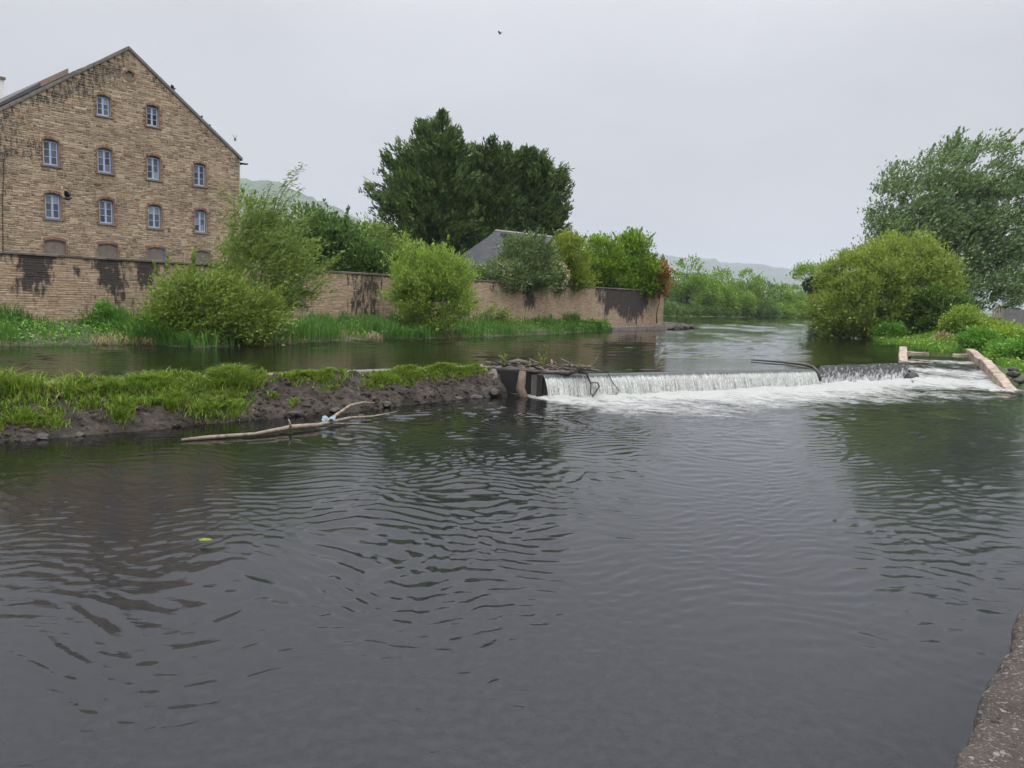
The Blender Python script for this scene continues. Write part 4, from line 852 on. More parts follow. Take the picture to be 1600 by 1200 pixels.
o = obj('snagged_cloth', np_mesh('snagged_cloth', np.array(V), grid_faces(nv, 8), True), M['blue']); tag(o, 'scrap of faded blue cloth caught on the floating branch', 'cloth')
sol = o.modifiers.new('thick', 'SOLIDIFY'); sol.thickness = .012
mb = MB(); mb.add([(-.09, 0, 0), (-.03, .05, .008), (.06, .04, .004), (.10, 0, .0), (.05, -.045, .006), (-.04, -.05, .0)], [(0, 1, 2, 3, 4, 5)]); o = mb.build('floating_leaf', M['yellowgreen'], None, (-4.02, 9.95, .06)); tag(o, 'single yellow green leaf floating on the dark water', 'leaf'); sol = o.modifiers.new('thick', 'SOLIDIFY'); sol.thickness = .004

# ------------------------------------------------------------------ fish pass
FP = empty('fish_pass', (24.5, 43, 0)); tag(FP, 'concrete fish pass with sloping side walls and notched cross walls beside the weir', 'fish pass')
def wall_run(name, pts, th_, zb, mat='concrete', bevel=.03):
    """a wall of given thickness along pts (x, y, ztop)"""
    mb = MB(); pts = [np.array(p, float) for p in pts]; ring_ = []
    for i, p in enumerate(pts):
        d = pts[min(i + 1, len(pts) - 1)][:2] - pts[max(i - 1, 0)][:2]; d /= np.linalg.norm(d); n_ = np.array([d[1], -d[0]]) * th_ / 2
        a, b = p[:2] + n_, p[:2] - n_; ring_.append([(a[0] - 24.5, a[1] - 43, zb), (a[0] - 24.5, a[1] - 43, p[2]), (b[0] - 24.5, b[1] - 43, p[2]), (b[0] - 24.5, b[1] - 43, zb)])
    vs = [v for r in ring_ for v in r]; fs = [(0, 1, 2, 3), tuple(len(vs) - 4 + k for k in (3, 2, 1, 0))]
    for i in range(len(pts) - 1):
        for k in range(4): fs.append((i * 4 + k, (i + 1) * 4 + k, (i + 1) * 4 + (k + 1) % 4, i * 4 + (k + 1) % 4))
    mb.add(vs, fs); o = mb.build(name, M[mat], FP, bevel=bevel)
    bm = bmesh.new(); bm.from_mesh(o.data); bmesh.ops.recalc_face_normals(bm, faces=bm.faces); bmesh.ops.subdivide_edges(bm, edges=[e for e in bm.edges if e.calc_length() > .5], cuts=3, use_grid_fill=True)
    for v in bm.verts:
        f = float(fbm(np.array(v.co.x * 2.1 + v.co.z), np.array(v.co.y * 2.1 - v.co.z), 5)) - .5; v.co += Vector((f * .05, -f * .04, f * .07))
    bm.to_mesh(o.data); bm.free(); return o
wall_run('side_wall', [(21.15, 41.6, .78), (21.6, 42.6, 1.0), (23.4, 46.2, 1.22), (24.9, 49.2, 1.26)], .42, -.3)
wall_run('side_wall', [(29.3, 49.4, 1.22), (28.2, 47.2, 1.22), (26.6, 43.9, 1.05), (25.4, 41.2, .98), (24.4, 39.0, .74), (23.3, 36.6, .50), (22.75, 35.2, .28), (22.4, 34.2, .05)], .45, -.4)
for (a, b, z0, zn) in [((24.4, 48.0), (28.4, 47.1), 1.00, .80), ((22.3, 43.6), (26.6, 43.4), .68, .5), ((20.9, 40.0), (24.8, 39.8), .36, .22)]:
    a = np.array(a); b = np.array(b); l_ = a + (b - a) * .33; r_ = a + (b - a) * .67
    wall_run('cross_wall', [(*a, z0), (*l_, z0 - .03)], .3, -.4); wall_run('cross_wall', [(*r_, z0 - .03), (*b, z0 + .02)], .3, -.4); wall_run('notch_sill', [(*(l_ + (b - a) * .001), zn - .06), (*(r_ - (b - a) * .001), zn - .06)], .26, -.4, bevel=0)
LE = np.array([(24.75, 48.5), (22.2, 43.6), (21.2, 41.4), (20.3, 39.0), (19.4, 37.2), (18.6, 35.4)]); RE = np.array([(28.3, 47.6), (26.3, 43.4), (25.2, 41.0), (24.2, 38.8), (23.0, 36.4), (22.2, 33.6)])
ZV = [(0, .80), (.05, .80), (.10, .66), (.30, .60), (.36, .50), (.40, .42), (.60, .34), (.66, .26), (.72, .16), (1, .03)]
u, v = np.meshgrid(np.linspace(0, 1, 90), np.linspace(0, 1, 200), indexing='ij'); k5 = np.linspace(0, 1, 6)
lx, ly, rx, ry = (np.interp(v, k5, a) for a in (LE[:, 0], LE[:, 1], RE[:, 0], RE[:, 1])); x, y = lx + (rx - lx) * u, ly + (ry - ly) * u
fo = .12 + .42 * sstep(.08, .14, v) * (1 - .45 * sstep(.16, .30, v)) + .32 * sstep(.36, .42, v) * (1 - .4 * sstep(.46, .6, v)) + .28 * sstep(.66, .72, v); fo *= sstep(.06, .11, v); fo = np.clip(fo + .5 * (fbm(x * 1.2, y * 1.2, 15) - .5), 0, 1)
z = np.interp(v, *zip(*ZV)) + (fbm(x * 2.5, y * 2.5, 16, 4) - .5) * .20 * fo + (.05 * (1 - sstep(.0, .25, u)) * sstep(.3, .5, v))
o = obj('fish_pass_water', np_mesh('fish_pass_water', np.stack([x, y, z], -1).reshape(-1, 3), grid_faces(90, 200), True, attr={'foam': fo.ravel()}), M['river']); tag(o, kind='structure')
o = obj('boulder', rock_mesh(300, .36, .34, .34), M['rock'], None, (19.85, 38.2, .16)); tag(o, 'wet dark boulder in the foam where the weir meets the fish pass', 'boulder')
for i, (x, y, s_) in enumerate([(23.7, 36.3, .24), (23.3, 35.2, .2), (24.4, 37.4, .22)]): o = obj('bank_rock', rock_mesh(310 + i, s_ * 1.3, s_, s_ * .7), M['rock'], None, (x, y, float(land_z(x, y)) + .1)); tag(o, 'brown rock on the grassy bank behind the sloping fish pass wall', 'rock', 'rocks behind the fish pass wall')
for i, (x, y, s_) in enumerate([(17.2, 84.6, .7), (18.1, 86.2, .8), (19.3, 88.5, .7), (20.2, 90.5, .55), (16.8, 84.0, .6), (18.6, 87.6, .6), (21.3, 92, .5), (17.6, 86.8, .9)]):
    o = obj('shore_rock', rock_mesh(320 + i, s_ * 1.2, s_, s_ * .7), M['rock'], None, (x, y, UP + .12)); tag(o, 'dark rock tumbled at the water edge by the far corner of the river wall', 'rock', 'rocks at the wall corner')
# ------------------------------------------------------------------ house behind the wall
HS = empty('slate_house', (.9, 86.6, 0), RZ - .12); tag(HS, 'house with grey hipped slate roof showing above the river wall below the conifers', 'house')
hl, hw_, ze_, zr_ = 8.6, 5.2, 5.9, 10.75
mb = MB(); mb.box(-hl + .5, hl - .5, -hw_ + .5, hw_ - .5, 1.5, ze_ + .1); mb.build('wall', M['wallhouse'], HS)
RX = hl - 4.4
mb = MB(); mb.add([(-hl, -hw_, ze_), (hl, -hw_, ze_), (hl, hw_, ze_), (-hl, hw_, ze_), (-RX, 0, zr_), (RX, 0, zr_)], [(0, 1, 5, 4), (1, 2, 5), (2, 3, 4, 5), (3, 0, 4)]); rf = mb.build('roof', M['houseslate'], HS)
V = []; r_ = random.Random(3); rows = 24
def slates(p0, p1, q0, q1):
    p0, p1, q0, q1 = (np.array(a, float) for a in (p0, p1, q0, q1)); nrm = np.cross(p1 - p0, q0 - p0); nrm /= np.linalg.norm(nrm)
    for i in range(rows):
        a0, b0 = p0 + (q0 - p0) * i / rows, p1 + (q1 - p1) * i / rows; a1, b1 = p0 + (q0 - p0) * (i + 1) / rows, p1 + (q1 - p1) * (i + 1) / rows; n = max(1, int(np.linalg.norm(b0 - a0) / .38))
        for k in range(n):
            j = (i % 2) * .5; f0, f1 = np.clip([(k - j + .03) / n, (k + 1 - j) / n], 0, 1)
            if f1 - f0 < .01: continue
            e = r_.uniform(.02, .045); V.extend([a0 + (b0 - a0) * f0 + nrm * e, a0 + (b0 - a0) * f1 + nrm * e, a1 + (b1 - a1) * f1 + nrm * .012, a1 + (b1 - a1) * f0 + nrm * .012])
slates((-hl, -hw_, ze_), (hl, -hw_, ze_), (-RX, 0, zr_), (RX, 0, zr_)); slates((-hl, hw_, ze_), (-hl, -hw_, ze_), (-RX, 0, zr_), (-RX, 0, zr_))
tag(obj('roof_slates', np_mesh('roof_slates', np.array(V), np.arange(len(V)).reshape(-1, 4)), M['houseslate'], HS), kind='stuff')
mb = MB(); mb.tube([(-RX - .1, 0, zr_ + .03), (RX + .1, 0, zr_ + .03)], [.14, .14], 8); mb.build('ridge_tiles', M['wallhouse'], HS)
mb = MB(); mb.hexa([(-RX + .2, -2.3, 8.5), (-RX + 1.5, -2.3, 8.5), (-RX + 1.5, -.4, 8.5), (-RX + .2, -.4, 8.5)], [(-RX + .2, -2.2, 10.35), (-RX + 1.5, -2.2, 10.35), (-RX + 1.5, -.4, 10.5), (-RX + .2, -.4, 10.5)]); mb.build('dormer', M['slate'], HS)

# ------------------------------------------------------------------ conifers
def conifer(label, base, H_, zb, rad_fn, seed, n_br, leads, dens=1.0):
    """leads: (dx, dy, height share) of every leader"""
    rng = np.random.default_rng(seed); root = empty('cypress_tree', base); mb = MB(); P = []; AX = []; leaders = len(leads); tops = [(a, b, H_ * c) for a, b, c in leads]
    for (ox, oy, h) in tops:
        mb.tube([(0 + ox * .4, oy * .4, -.5), (ox * .7, oy * .7, h * .35), (ox, oy, h * .7), (ox, oy, h)], [.5 / math.sqrt(leaders), .4 / math.sqrt(leaders), .22, .03], 7)
    for i in range(n_br):
        ox, oy, h = tops[rng.integers(leaders)]; f = rng.random() ** .85; zz = zb + (h - zb) * f; az = rng.uniform(0, 2 * math.pi); Lb = rad_fn(f, az) * rng.uniform(.55, 1.08) + .3
        d = np.array([math.cos(az), math.sin(az), 0]); up = .15 + .75 * f; st = np.array([ox * min(1, zz / h + .3), oy, zz - Lb * .12])
        tt = np.array([0, .35, .7, 1.0]); path = st + d * (tt * Lb)[:, None] + np.array([0, 0, 1]) * (Lb * (up * tt ** 1.6 - .12 * np.sin(tt * 3.1)))[:, None]
        mb.tube(list(path), [.09, .06, .04, .01], 4, False)
        ns = int((10 + Lb * 9) * dens)
        for q in range(ns):
            t_ = 1 - .75 * rng.random() ** 1.3; c = np.array([np.interp(t_, tt, path[:, a]) for a in range(3)]) + rng.normal(size=3) * np.array([.38, .38, .16]) * (.6 + .10 * Lb)
            k = rng.integers(5, 9); ax = d * .9 + np.array([0, 0, .55 + .5 * f]) + rng.normal(size=3) * .35; ax /= np.linalg.norm(ax)
            P.append(c + ax * rng.uniform(-.25, .45, k)[:, None] + rng.normal(size=(k, 3)) * .13); AX.append(np.repeat(ax[None], k, 0))
    for (ox, oy, h) in tops:
        for q in range(40):
            zz = h - rng.random() ** 1.5 * 2.2; c = np.array([ox, oy, zz]) + rng.normal(size=3) * np.array([.25, .25, .1]) * (h - zz + .15); ax = np.array([rng.normal() * .4, rng.normal() * .4, 1.0]); ax /= np.linalg.norm(ax); P.append(c + ax * rng.uniform(-.2, .4, 6)[:, None]); AX.append(np.repeat(ax[None], 6, 0))
    P = np.concatenate(P); AX = np.concatenate(AX); mb.build('trunk', M['bark'], root)
    obj('crown', leaf_mesh('crown', P, rng.uniform(.36, .72, len(P)), .30, rng, AX, .78), M['conifer'], root)
    return tag(root, label, 'tree', 'dark cypress trees behind the wall')
conifer('tallest dark cypress with a ragged pointed top behind the slate house', (-9.9, 92, 2.0), 22.6, 1.6, lambda f, a: (7.8 * (1 - f) ** .85 + 1.5 * math.sin(min(f, .95) * 3.1)) * (1 + .12 * math.cos(a - 3.1)), 101, 330, [(.5, 0, 1.0), (-.9, .4, .95), (1.5, .2, .91), (-1.9, .6, .86)], .8)
conifer('dark flat topped cypress in the middle of the clump above the slate roof', (-3.2, 95, 2.0), 19.5, 2.5, lambda f, a: 4.8 * (1 - f * .55), 102, 330, [(-2.4, 0, .93), (-1.0, .5, .97), (.5, -.3, 1.0), (1.8, .3, .98), (-.3, 1.2, .95)], .8)
conifer('dark cypress at the right of the clump with upswept branches', (1.0, 96, 2.0), 18.8, 2.2, lambda f, a: (4.0 * (1 - f * .6)) * (1 + .15 * math.cos(a)), 103, 300, [(-1.2, 0, .99), (.2, .4, .98), (1.5, -.2, .97), (2.6, .4, .92)], .8)

# ------------------------------------------------------------------ broadleaf trees and bushes
tree('riverside_bush', 'low spreading olive green bush on the bank against the stained wall', 'bush', (-15.0, 36.6, 1.0), [(-15.0, 36.8, 2.6, 2.1, 1.5, 1.8), (-13.2, 37.4, 2.3, 2.0, 1.4, 1.5), (-16.2, 36.6, 1.9, 1.2, 1.1, 1.1)], 260, 81, 0.61, 0.196, .38, 'olive', 201, trunk_r=.07, hollow=.35, stems=6, spike=50, zmin=.85, wind=(.5, 0, .2), wmix=.3, bark='twig')
tree('feathery_willow', 'tall feathery willow leaning before the wall with wispy shoots by the mill corner', 'tree', (-13.6, 40.0, 1.1), [(-13.0, 40.2, 4.6, 2.3, 1.5, 2.2), (-12.4, 40.4, 6.4, 1.8, 1.3, 1.6), (-11.3, 40.4, 4.2, 1.7, 1.3, 1.8), (-13.6, 40.4, 7.0, 1.3, 1.0, 1.2)], 186, 71, 0.61, 0.196, .26, 'feather', 202, trunk_r=.09, hollow=.25, stems=4, spike=110, wind=(.75, 0, .35), wmix=.7, bark='twig')
# long wispy shoots of the willow
root = bpy.data.objects['feathery_willow']; r3 = np.random.default_rng(5); mb = MB(); P = []; AX = []
for (x0, z0, x1, z1, n) in [(-12.9, 6.2, -11.0, 10.0, 34), (-12.8, 6.6, -11.6, 9.6, 26), (-13.2, 6.5, -12.6, 9.0, 20), (-13.6, 6.8, -14.2, 8.8, 20), (-12.6, 6.8, -11.0, 8.8, 22), (-14.0, 6.6, -15.2, 8.6, 20), (-12.0, 5.8, -10.4, 7.6, 20), (-14.2, 6.0, -15.4, 7.6, 18)]:
    p = [np.array([x0 + 13.6, .3, z0 - 1.1]), np.array([(x0 * .55 + x1 * .45) + 13.5, .35, (z0 * .4 + z1 * .6) - 1.1]), np.array([x1 + 13.6, .2, z1 - 1.1])]; mb.tube(p, [.028, .018, .006], 5, False)
    for k in range(n * 5):
        f = r3.random(); c = p[0] * (1 - f) ** 2 + p[1] * 2 * f * (1 - f) + p[2] * f * f; P.append(c + r3.normal(size=3) * np.array([.16, .16, .13]) * (1.1 - .5 * f)); AX.append(np.array([.85, 0, .25]))
obj('wispy_shoots', leaf_mesh('wispy_shoots', np.array(P), r3.uniform(.14, .28, len(P)), .18, r3, np.array(AX), .7), M['feather'], root); mb.build('shoot_stem', M['twig'], root)
tree('lime_willow', 'rounded bright lime green willow bush in front of the river wall', 'bush', (-5.6, 50.6, 1.0), [(-5.9, 51.2, 5.0, 2.2, 1.7, 2.0), (-5.3, 50.9, 3.2, 2.6, 1.8, 2.0), (-4.3, 51.0, 4.6, 1.5, 1.3, 1.7), (-7.0, 51.0, 4.0, 1.2, 1.2, 1.5)], 322, 84, 0.61, 0.207, .34, 'lime', 203, trunk_r=.08, hollow=.4, stems=6, spike=110, lift=.5, zmin=.8, bark='twig')
tree('garden_tree', 'dark green leafy tree behind the wall next to the mill', 'tree', (-14.6, 58, 2), [(-15.0, 58, 7.0, 2.5, 2.2, 3.0), (-13.2, 58, 6.4, 2.4, 2.2, 2.5), (-16.4, 58.5, 6.0, 1.9, 2, 2.2)], 223, 84, 0.76, 0.299, .5, 'midgreen', 204, trunk_r=.2, spike=40)
tree('garden_tree', 'wide dark green shrub behind the wall left of the lime bush', 'tree', (-10.8, 57.5, 2), [(-11.2, 57.8, 5.6, 2.4, 1.9, 1.9), (-9.0, 58.2, 5.2, 1.8, 1.6, 1.6)], 155, 84, 0.73, 0.276, .5, 'midgreen', 205, trunk_r=.14, spike=20)
tree('garden_tree', 'paler green tree rising behind the dark shrub before the misty hill', 'tree', (-14.5, 80, 2), [(-15.0, 80, 8.2, 3.2, 2.5, 2.8), (-11.8, 81, 7.2, 2.6, 2.2, 2.2)], 136, 71, 0.98, 0.391, .5, 'feather', 206, trunk_r=.2, spike=30)
tree('garden_tree', 'pale hazy tree just right of the mill corner', 'tree', (-30, 92, 2), [(-30.0, 92, 9.5, 3.6, 3.0, 3.4), (-25.5, 92, 9.0, 3.4, 3.0, 3.0)], 136, 71, 1.10, 0.437, .5, 'feather', 207, trunk_r=.25, spike=30)
tree('hawthorn', 'grey green hawthorn in front of the slate roof', 'tree', (.6, 66.5, 2), [(.6, 66.5, 7.0, 2.1, 1.9, 2.1), (2.0, 67, 6.6, 1.6, 1.6, 2.2), (1.0, 66.3, 5.6, 2.3, 1.8, 1.6)], 248, 81, 0.61, 0.230, .42, 'hawthorn', 208, trunk_r=.15, spike=70, wind=(.4, 0, .3), wmix=.4)
tree('flowering_bush', 'low pale blossoming bush spilling over the wall coping', 'bush', (-2.0, 63.6, 2), [(-2.0, 63.6, 5.3, 1.8, 1.2, 1.3), (-.4, 64.4, 5.4, 1.5, 1.2, 1.2)], 118, 71, 0.51, 0.196, .6, 'hawthorn', 209, trunk_r=.08, stems=3)
root = bpy.data.objects['flowering_bush']; P_, D_ = ell_points(1700, [(0, 0, 3.3, 1.8, 1.2, 1.3), (1.6, .8, 3.4, 1.5, 1.2, 1.2)], r3, .85); k = fbm(P_[:, 0] * 1.5, P_[:, 2] * 1.5, 4) > .5
obj('blossom', leaf_mesh('blossom', P_[k], r3.uniform(.07, .16, k.sum()), .8, r3), M['blossom'], root)
tree('rhododendron', 'dark bush with faded pinkish brown flower heads behind the wall', 'bush', (3.3, 69.0, 2), [(3.3, 69.0, 5.6, 1.4, 1.2, 1.6)], 81, 71, 0.51, 0.230, .45, 'midgreen', 210, trunk_r=.08, stems=3)
root = bpy.data.objects['rhododendron']; P_, D_ = ell_points(900, [(.35, -.2, 3.7, 1.2, 1.1, 1.4)], r3, .85); k = fbm(P_[:, 0] * 2, P_[:, 2] * 2, 6) > .42
obj('blossom', leaf_mesh('blossom', P_[k], r3.uniform(.10, .2, k.sum()), .8, r3), M['blossom'], root)
tree('yellow_tree', 'yellow green young tree between the hawthorn and the bright maple', 'tree', (4.7, 71, 2), [(4.8, 71, 7.5, 1.7, 1.5, 2.2), (5.3, 71.2, 5.8, 1.6, 1.4, 1.6)], 149, 78, 0.61, 0.241, .5, 'yellowgreen', 211, trunk_r=.12, spike=50, lift=.4)
tree('maple_tree', 'bright green maple bush behind the wall', 'tree', (9.0, 79, 2), [(8.6, 79, 7.6, 2.0, 1.9, 2.6), (10.2, 79.4, 6.6, 1.8, 1.8, 2.2), (7.6, 79, 5.8, 1.5, 1.4, 1.6)], 186, 81, 0.71, 0.287, .55, 'maple', 212, trunk_r=.14, spike=40, lift=.4)
tree('maple_tree', 'tallest bright green maple with upright shoots near the wall corner', 'tree', (12.2, 80.5, 2), [(12.0, 80.5, 8.6, 1.5, 1.5, 2.3), (12.8, 80.5, 6.5, 2.0, 1.8, 2.2), (14.0, 80.6, 6.0, 1.2, 1.2, 1.6)], 180, 81, 0.67, 0.287, .55, 'maple', 213, trunk_r=.14, spike=60, lift=.6)
tree('copper_shrub', 'small copper red shrub at the far end of the wall', 'bush', (14.9, 80.6, 2), [(15.0, 80.6, 6.1, .9, .9, 1.8)], 43, 68, 0.51, 0.230, .55, 'copper', 214, trunk_r=.06, spike=16)
# small plants rooted in the wall and at its foot
tree('ivy_clump', 'small dark ivy clump growing at the foot of the stained wall', 'plant', (-20.2, 38.3, 1.6), [(-20.2, 38.2, 2.1, .5, .35, .7), (-19.7, 38.6, 1.8, .5, .3, .4)], 40, 40, .2, .12, .8, 'nettle', 215, trunk_r=.03)
tree('bank_shrub', 'thin brownish shrub at the wall foot right of the lime bush', 'bush', (-1.4, 60.6, 1.5), [(-1.4, 60.6, 2.3, .9, .6, .9), (-.6, 61.2, 1.9, .7, .5, .6)], 31, 53, 0.37, 0.161, .5, 'olive', 216, trunk_r=.03, stems=4)
tree('bank_shrub', 'bare twiggy shrub climbing the wall by the boarded mill windows', 'bush', (-16.6, 43.6, 1.5), [(-16.4, 43.8, 4.6, 1.0, .5, 1.7), (-15.9, 44.0, 5.6, .7, .4, .8)], 43, 34, 0.49, 0.172, .4, 'olive', 217, trunk_r=.05, stems=5)

# far wood and hedge
far = [(38, 205, 13.2, 5.0), (46, 208, 13.6, 5.5), (53, 215, 11.2, 4.4), (50, 232, 11.5, 5.0), (62, 232, 12.4, 5.5), (70, 236, 12.2, 5.5), (78, 245, 11.8, 6.0), (86, 250, 11.0, 5.5), (93, 256, 10.2, 5.5), (100, 264, 9.4, 5.5), (60, 222, 8.0, 3.2), (68, 228, 7.6, 3.2), (76, 232, 7.2, 3.6), (84, 240, 7.2, 3.8), (92, 246, 7.0, 4.0), (108, 268, 9.0, 5.0), (116, 262, 9.0, 5.0), (30, 215, 13.0, 5.5)]
pos = ['first tree of the far wood from the wall corner', 'second tree of the far wood from the wall corner', 'third tree of the far wood, lower than its neighbours', 'tree of the far wood half hidden behind its neighbours', 'tall tree in the middle of the far wood', 'tall tree just right of the middle of the far wood',
       'broad tree right of the middle of the far wood', 'fourth tree of the far wood counting from the ivy tree', 'third tree of the far wood counting from the ivy tree', 'second tree of the far wood counting from the ivy tree', 'small round tree before the gap in the far wood', 'second small round tree at the front of the far wood',
       'third small tree at the front of the far wood', 'fourth small tree at the front of the far wood', 'fifth small tree at the front of the far wood', 'far tree directly behind the ivy covered tree', 'far tree behind the yellow olive willow', 'far tree showing above the wall corner bushes']
for i, (x, y, h, rr_) in enumerate(far):
    b = float(land_z(x, y)); g_ = np.random.default_rng(400 + i); rr_ *= .9; h *= g_.uniform(.9, 1.12)
    lob = [(x + g_.normal() * .4, y, b + h * .62, rr_ * .75, rr_ * .75, h * .38), (x + rr_ * .5, y - .6, b + h * .42, rr_ * .55, rr_ * .6, h * .28), (x - rr_ * .5, y - .6, b + h * .46, rr_ * .5, rr_ * .6, h * .28), (x, y, b + h * .28, rr_ * .6, rr_ * .6, h * .25)]
    tree('woodland_tree', pos[i], 'tree', (x, y, b), lob, 95, 34, 1.25, .62, .6, 'farleaf' if i % 3 else 'farleaf2', 410 + i, 'trees of the far wood', trunk_r=.3, hollow=.8, spike=8, lift=.3)
SH = np.array([(36, 189), (42, 196), (50, 205.5), (58, 215), (66, 224.5), (75, 234.5), (84, 245), (93, 255.5), (101, 264.5)])
for i in range(17):
    f = i / 16 * 8; k = min(int(f), 7); p = SH[k] + (SH[k + 1] - SH[k]) * (f - k); x, y = p[0] - 1.2, p[1] + 2.5; g_ = np.random.default_rng(500 + i); h = g_.uniform(3.4, 4.5)
    tree('shore_bush', ['rounded hedge bush on the far shore, number %s from the wall corner' % w for w in 'one two three four five six seven eight nine ten eleven twelve thirteen fourteen fifteen sixteen seventeen'.split()][i], 'bush', (x, y, .9), [(x, y, 2.2, 3.6, 2.2, h - 2.2), (x + 1.8, y, 1.9, 2.6, 2, h * .45)], 90, 24, .9, .5, .6, 'hedge', 510 + i, 'hedge bushes on the far shore', trunk_r=.1, stems=3, zmin=.7)
o = tree('ivy_tree', 'old tree with dark ivy trunk and pale flat crown on the right shore', 'tree', (58.5, 150, 1.5), [(56.5, 150, 10.6, 3.4, 3, 1.6), (60, 150, 10.0, 3.8, 3, 2.2), (62, 150, 7.0, 3.0, 3, 3.0)], 150, 34, .9, .42, .5, 'farleaf', 601, trunk_r=.5, hollow=.2)
P_, D_ = ell_points(3800, [(-.6, -.5, 6.6, 2.6, 2, 2.0), (0, -.3, 3.4, 1.5, 1.4, 3.6), (1.4, 0, 6.0, 2.2, 2, 2.0)], r3, .5); obj('ivy', leaf_mesh('ivy', P_, r3.uniform(.3, .55, len(P_)), .8, r3), M['ivy'], o)

# right bank
tree('round_willow', 'large rounded yellow olive willow overhanging the water on the right bank', 'tree', (36.4, 75.2, 1.0), [(34.4, 75, 4.9, 5.6, 4.6, 4.9), (37.2, 75.5, 6.2, 5.0, 4.6, 5.0), (39.8, 75.5, 6.4, 2.9, 3.0, 2.9), (31.6, 74.4, 3.4, 3.0, 3.0, 2.8)], 930, 68, 0.73, 0.310, .42, 'willow', 602, trunk_r=.16, hollow=.6, stems=9, spike=50, wind=(-.2, 0, .3), wmix=.2, zmin=1.0, bark='twig')
tree('white_poplar', 'tall grey green poplar tossed by wind behind the round willow', 'tree', (48.5, 87, 2.2), [(46.0, 87, 15.4, 7.0, 5.5, 5.8), (50.0, 87, 19.0, 5.2, 4.5, 4.4), (51.5, 87, 11.5, 7.0, 5.5, 6.5), (43.6, 86, 12.2, 5.0, 4.5, 3.6), (54.0, 86, 14.5, 5.0, 4.5, 5.6), (51, 85, 6.4, 6.2, 4.5, 3.6), (46, 86, 8.5, 4.6, 4, 4.0)], 760, 74, .95, .40, .36, 'poplar', 603, trunk_r=.55, hollow=.45, spike=420, wind=(.65, 0, .35), wmix=.8, lift=.3)
def shrub(x, y, rx, rz, mat, label, seed, cat='bush', name='bank_bush', n=110, leaf=.17, grp=None):
    b = float(land_z(x, y)); return tree(name, label, cat, (x, y, b), [(x, y, b + rz * .55, rx, rx * .8, rz * .7), (x + rx * .6, y + .3, b + rz * .4, rx * .7, rx * .6, rz * .5)], n, 48, .42, leaf * 1.2, .6, mat, seed, grp, trunk_r=.05, stems=4, zmin=b)
shrub(38.2, 70.8, 1.7, 3.4, 'hedge', 'dark elder bush under the right side of the round willow', 610, n=300, leaf=.22)
shrub(40.0, 71.5, 1.8, 3.0, 'hedge', 'mid green bush between the round willow and the grey fence', 611, n=220, leaf=.22)
shrub(34.4, 70.4, 1.2, 1.2, 'nettle', 'low green bush at the water edge below the round willow', 612, n=140)
shrub(37.2, 64.0, 1.8, 1.8, 'bramble', 'yellow green bramble mound left of the pale pickets', 613, n=200)
shrub(39.0, 62.4, 1.2, .6, 'bramble', 'small bramble tump touching the pale pickets', 614, n=130)
shrub(41.0, 57.6, 2.4, .7, 'bramble', 'wide bramble mound in front of the grey fence', 615, n=260)
shrub(35.2, 55.4, 1.8, .6, 'bramble', 'low bramble patch in the middle of the right bank', 616, n=180)
shrub(30.8, 51.0, 1.1, 1.3, 'nettle', 'dark nettle clump above the fish pass corner', 617, n=130)
shrub(31.0, 47.6, 1.4, .7, 'nettle', 'bright nettle bed beside the sloping fish pass wall', 618, n=170)
shrub(28.4, 42.6, 1.3, .9, 'nettle', 'lower nettle bed near the end of the fish pass wall', 619, n=170)
shrub(33.6, 60.5, .6, .5, 'straw', 'patch of dead brown stalks on the right bank', 620, n=26, cat='plant')
shrub(35.0, 50.8, 1.6, .6, 'bramble', 'bramble patch at the right edge below the fence', 621, n=180)
r4 = np.random.default_rng(44); X = r4.uniform(22, 52, 85000); Y = r4.uniform(32, 80, 85000); d = poly_dist(X, Y, RIVER); k = (d > .05) & (X / Y < .74) & (X / Y > .42) & (d < 22); X, Y, d = X[k], Y[k], d[k]
P = np.stack([X, Y, land_z(X, Y) - .03], 1); tl = fbm(X * .5, Y * .5, 66, 3); H = r4.uniform(.25, .6, len(X)) * (.5 + tl)
tag(blades('bank_grass', P, H, .026, r4, 'nettle', .5, (.05, -.1, 0)), 'long green grass covering the right bank', 'grass', kind='stuff')
k = (tl > .5) & (r4.random(len(X)) < .5); C = P[k].copy(); C[:, 2] += r4.uniform(.1, .55, len(C)); o = obj('bank_herbs', leaf_mesh('bank_herbs', C, r4.uniform(.1, .24, len(C)), .6, r4), M['bramble']); tag(o, 'yellow green leafy herbs among the grass of the right bank', 'herbs', kind='stuff')
# fence
FN = empty('grey_fence', (41.6, 66.0, 2.2), math.atan2(5.0, 10.0)); tag(FN, 'weathered grey boarded fence on top of the right bank', 'fence'); rr = random.Random(6)
for i in range(26):
    j = rr.uniform(-.015, .015); mb = MB(); mb.box(i * .42 + .005, i * .42 + .415, j, j + .04, -.6, 1.78 + rr.uniform(-.015, .015)); mb.build('board', M['fence'], FN)
mb = MB(); mb.box(0, 10.9, .06, .12, 1.3, 1.42); mb.box(0, 10.9, .06, .12, .3, .42); mb.build('rail', M['greywood'], FN)
PK = empty('picket_gatepost', (40.55, 65.6, 2.2), .3); tag(PK, 'short run of pale grey pointed pickets at the end of the fence', 'pickets')
for i in range(4):
    mb = MB(); x = i * .29; mb.add([(x, 0, -.6), (x + .17, 0, -.6), (x + .17, 0, 1.72), (x + .085, 0, 1.88), (x, 0, 1.72), (x, .04, -.6), (x + .17, .04, -.6), (x + .17, .04, 1.72), (x + .085, .04, 1.88), (x, .04, 1.72)], [(0, 1, 2, 3, 4), (9, 8, 7, 6, 5), (0, 5, 6, 1), (1, 6, 7, 2), (2, 7, 8, 3), (3, 8, 9, 4), (4, 9, 5, 0)]); mb.build('picket', M['palewood'], PK)
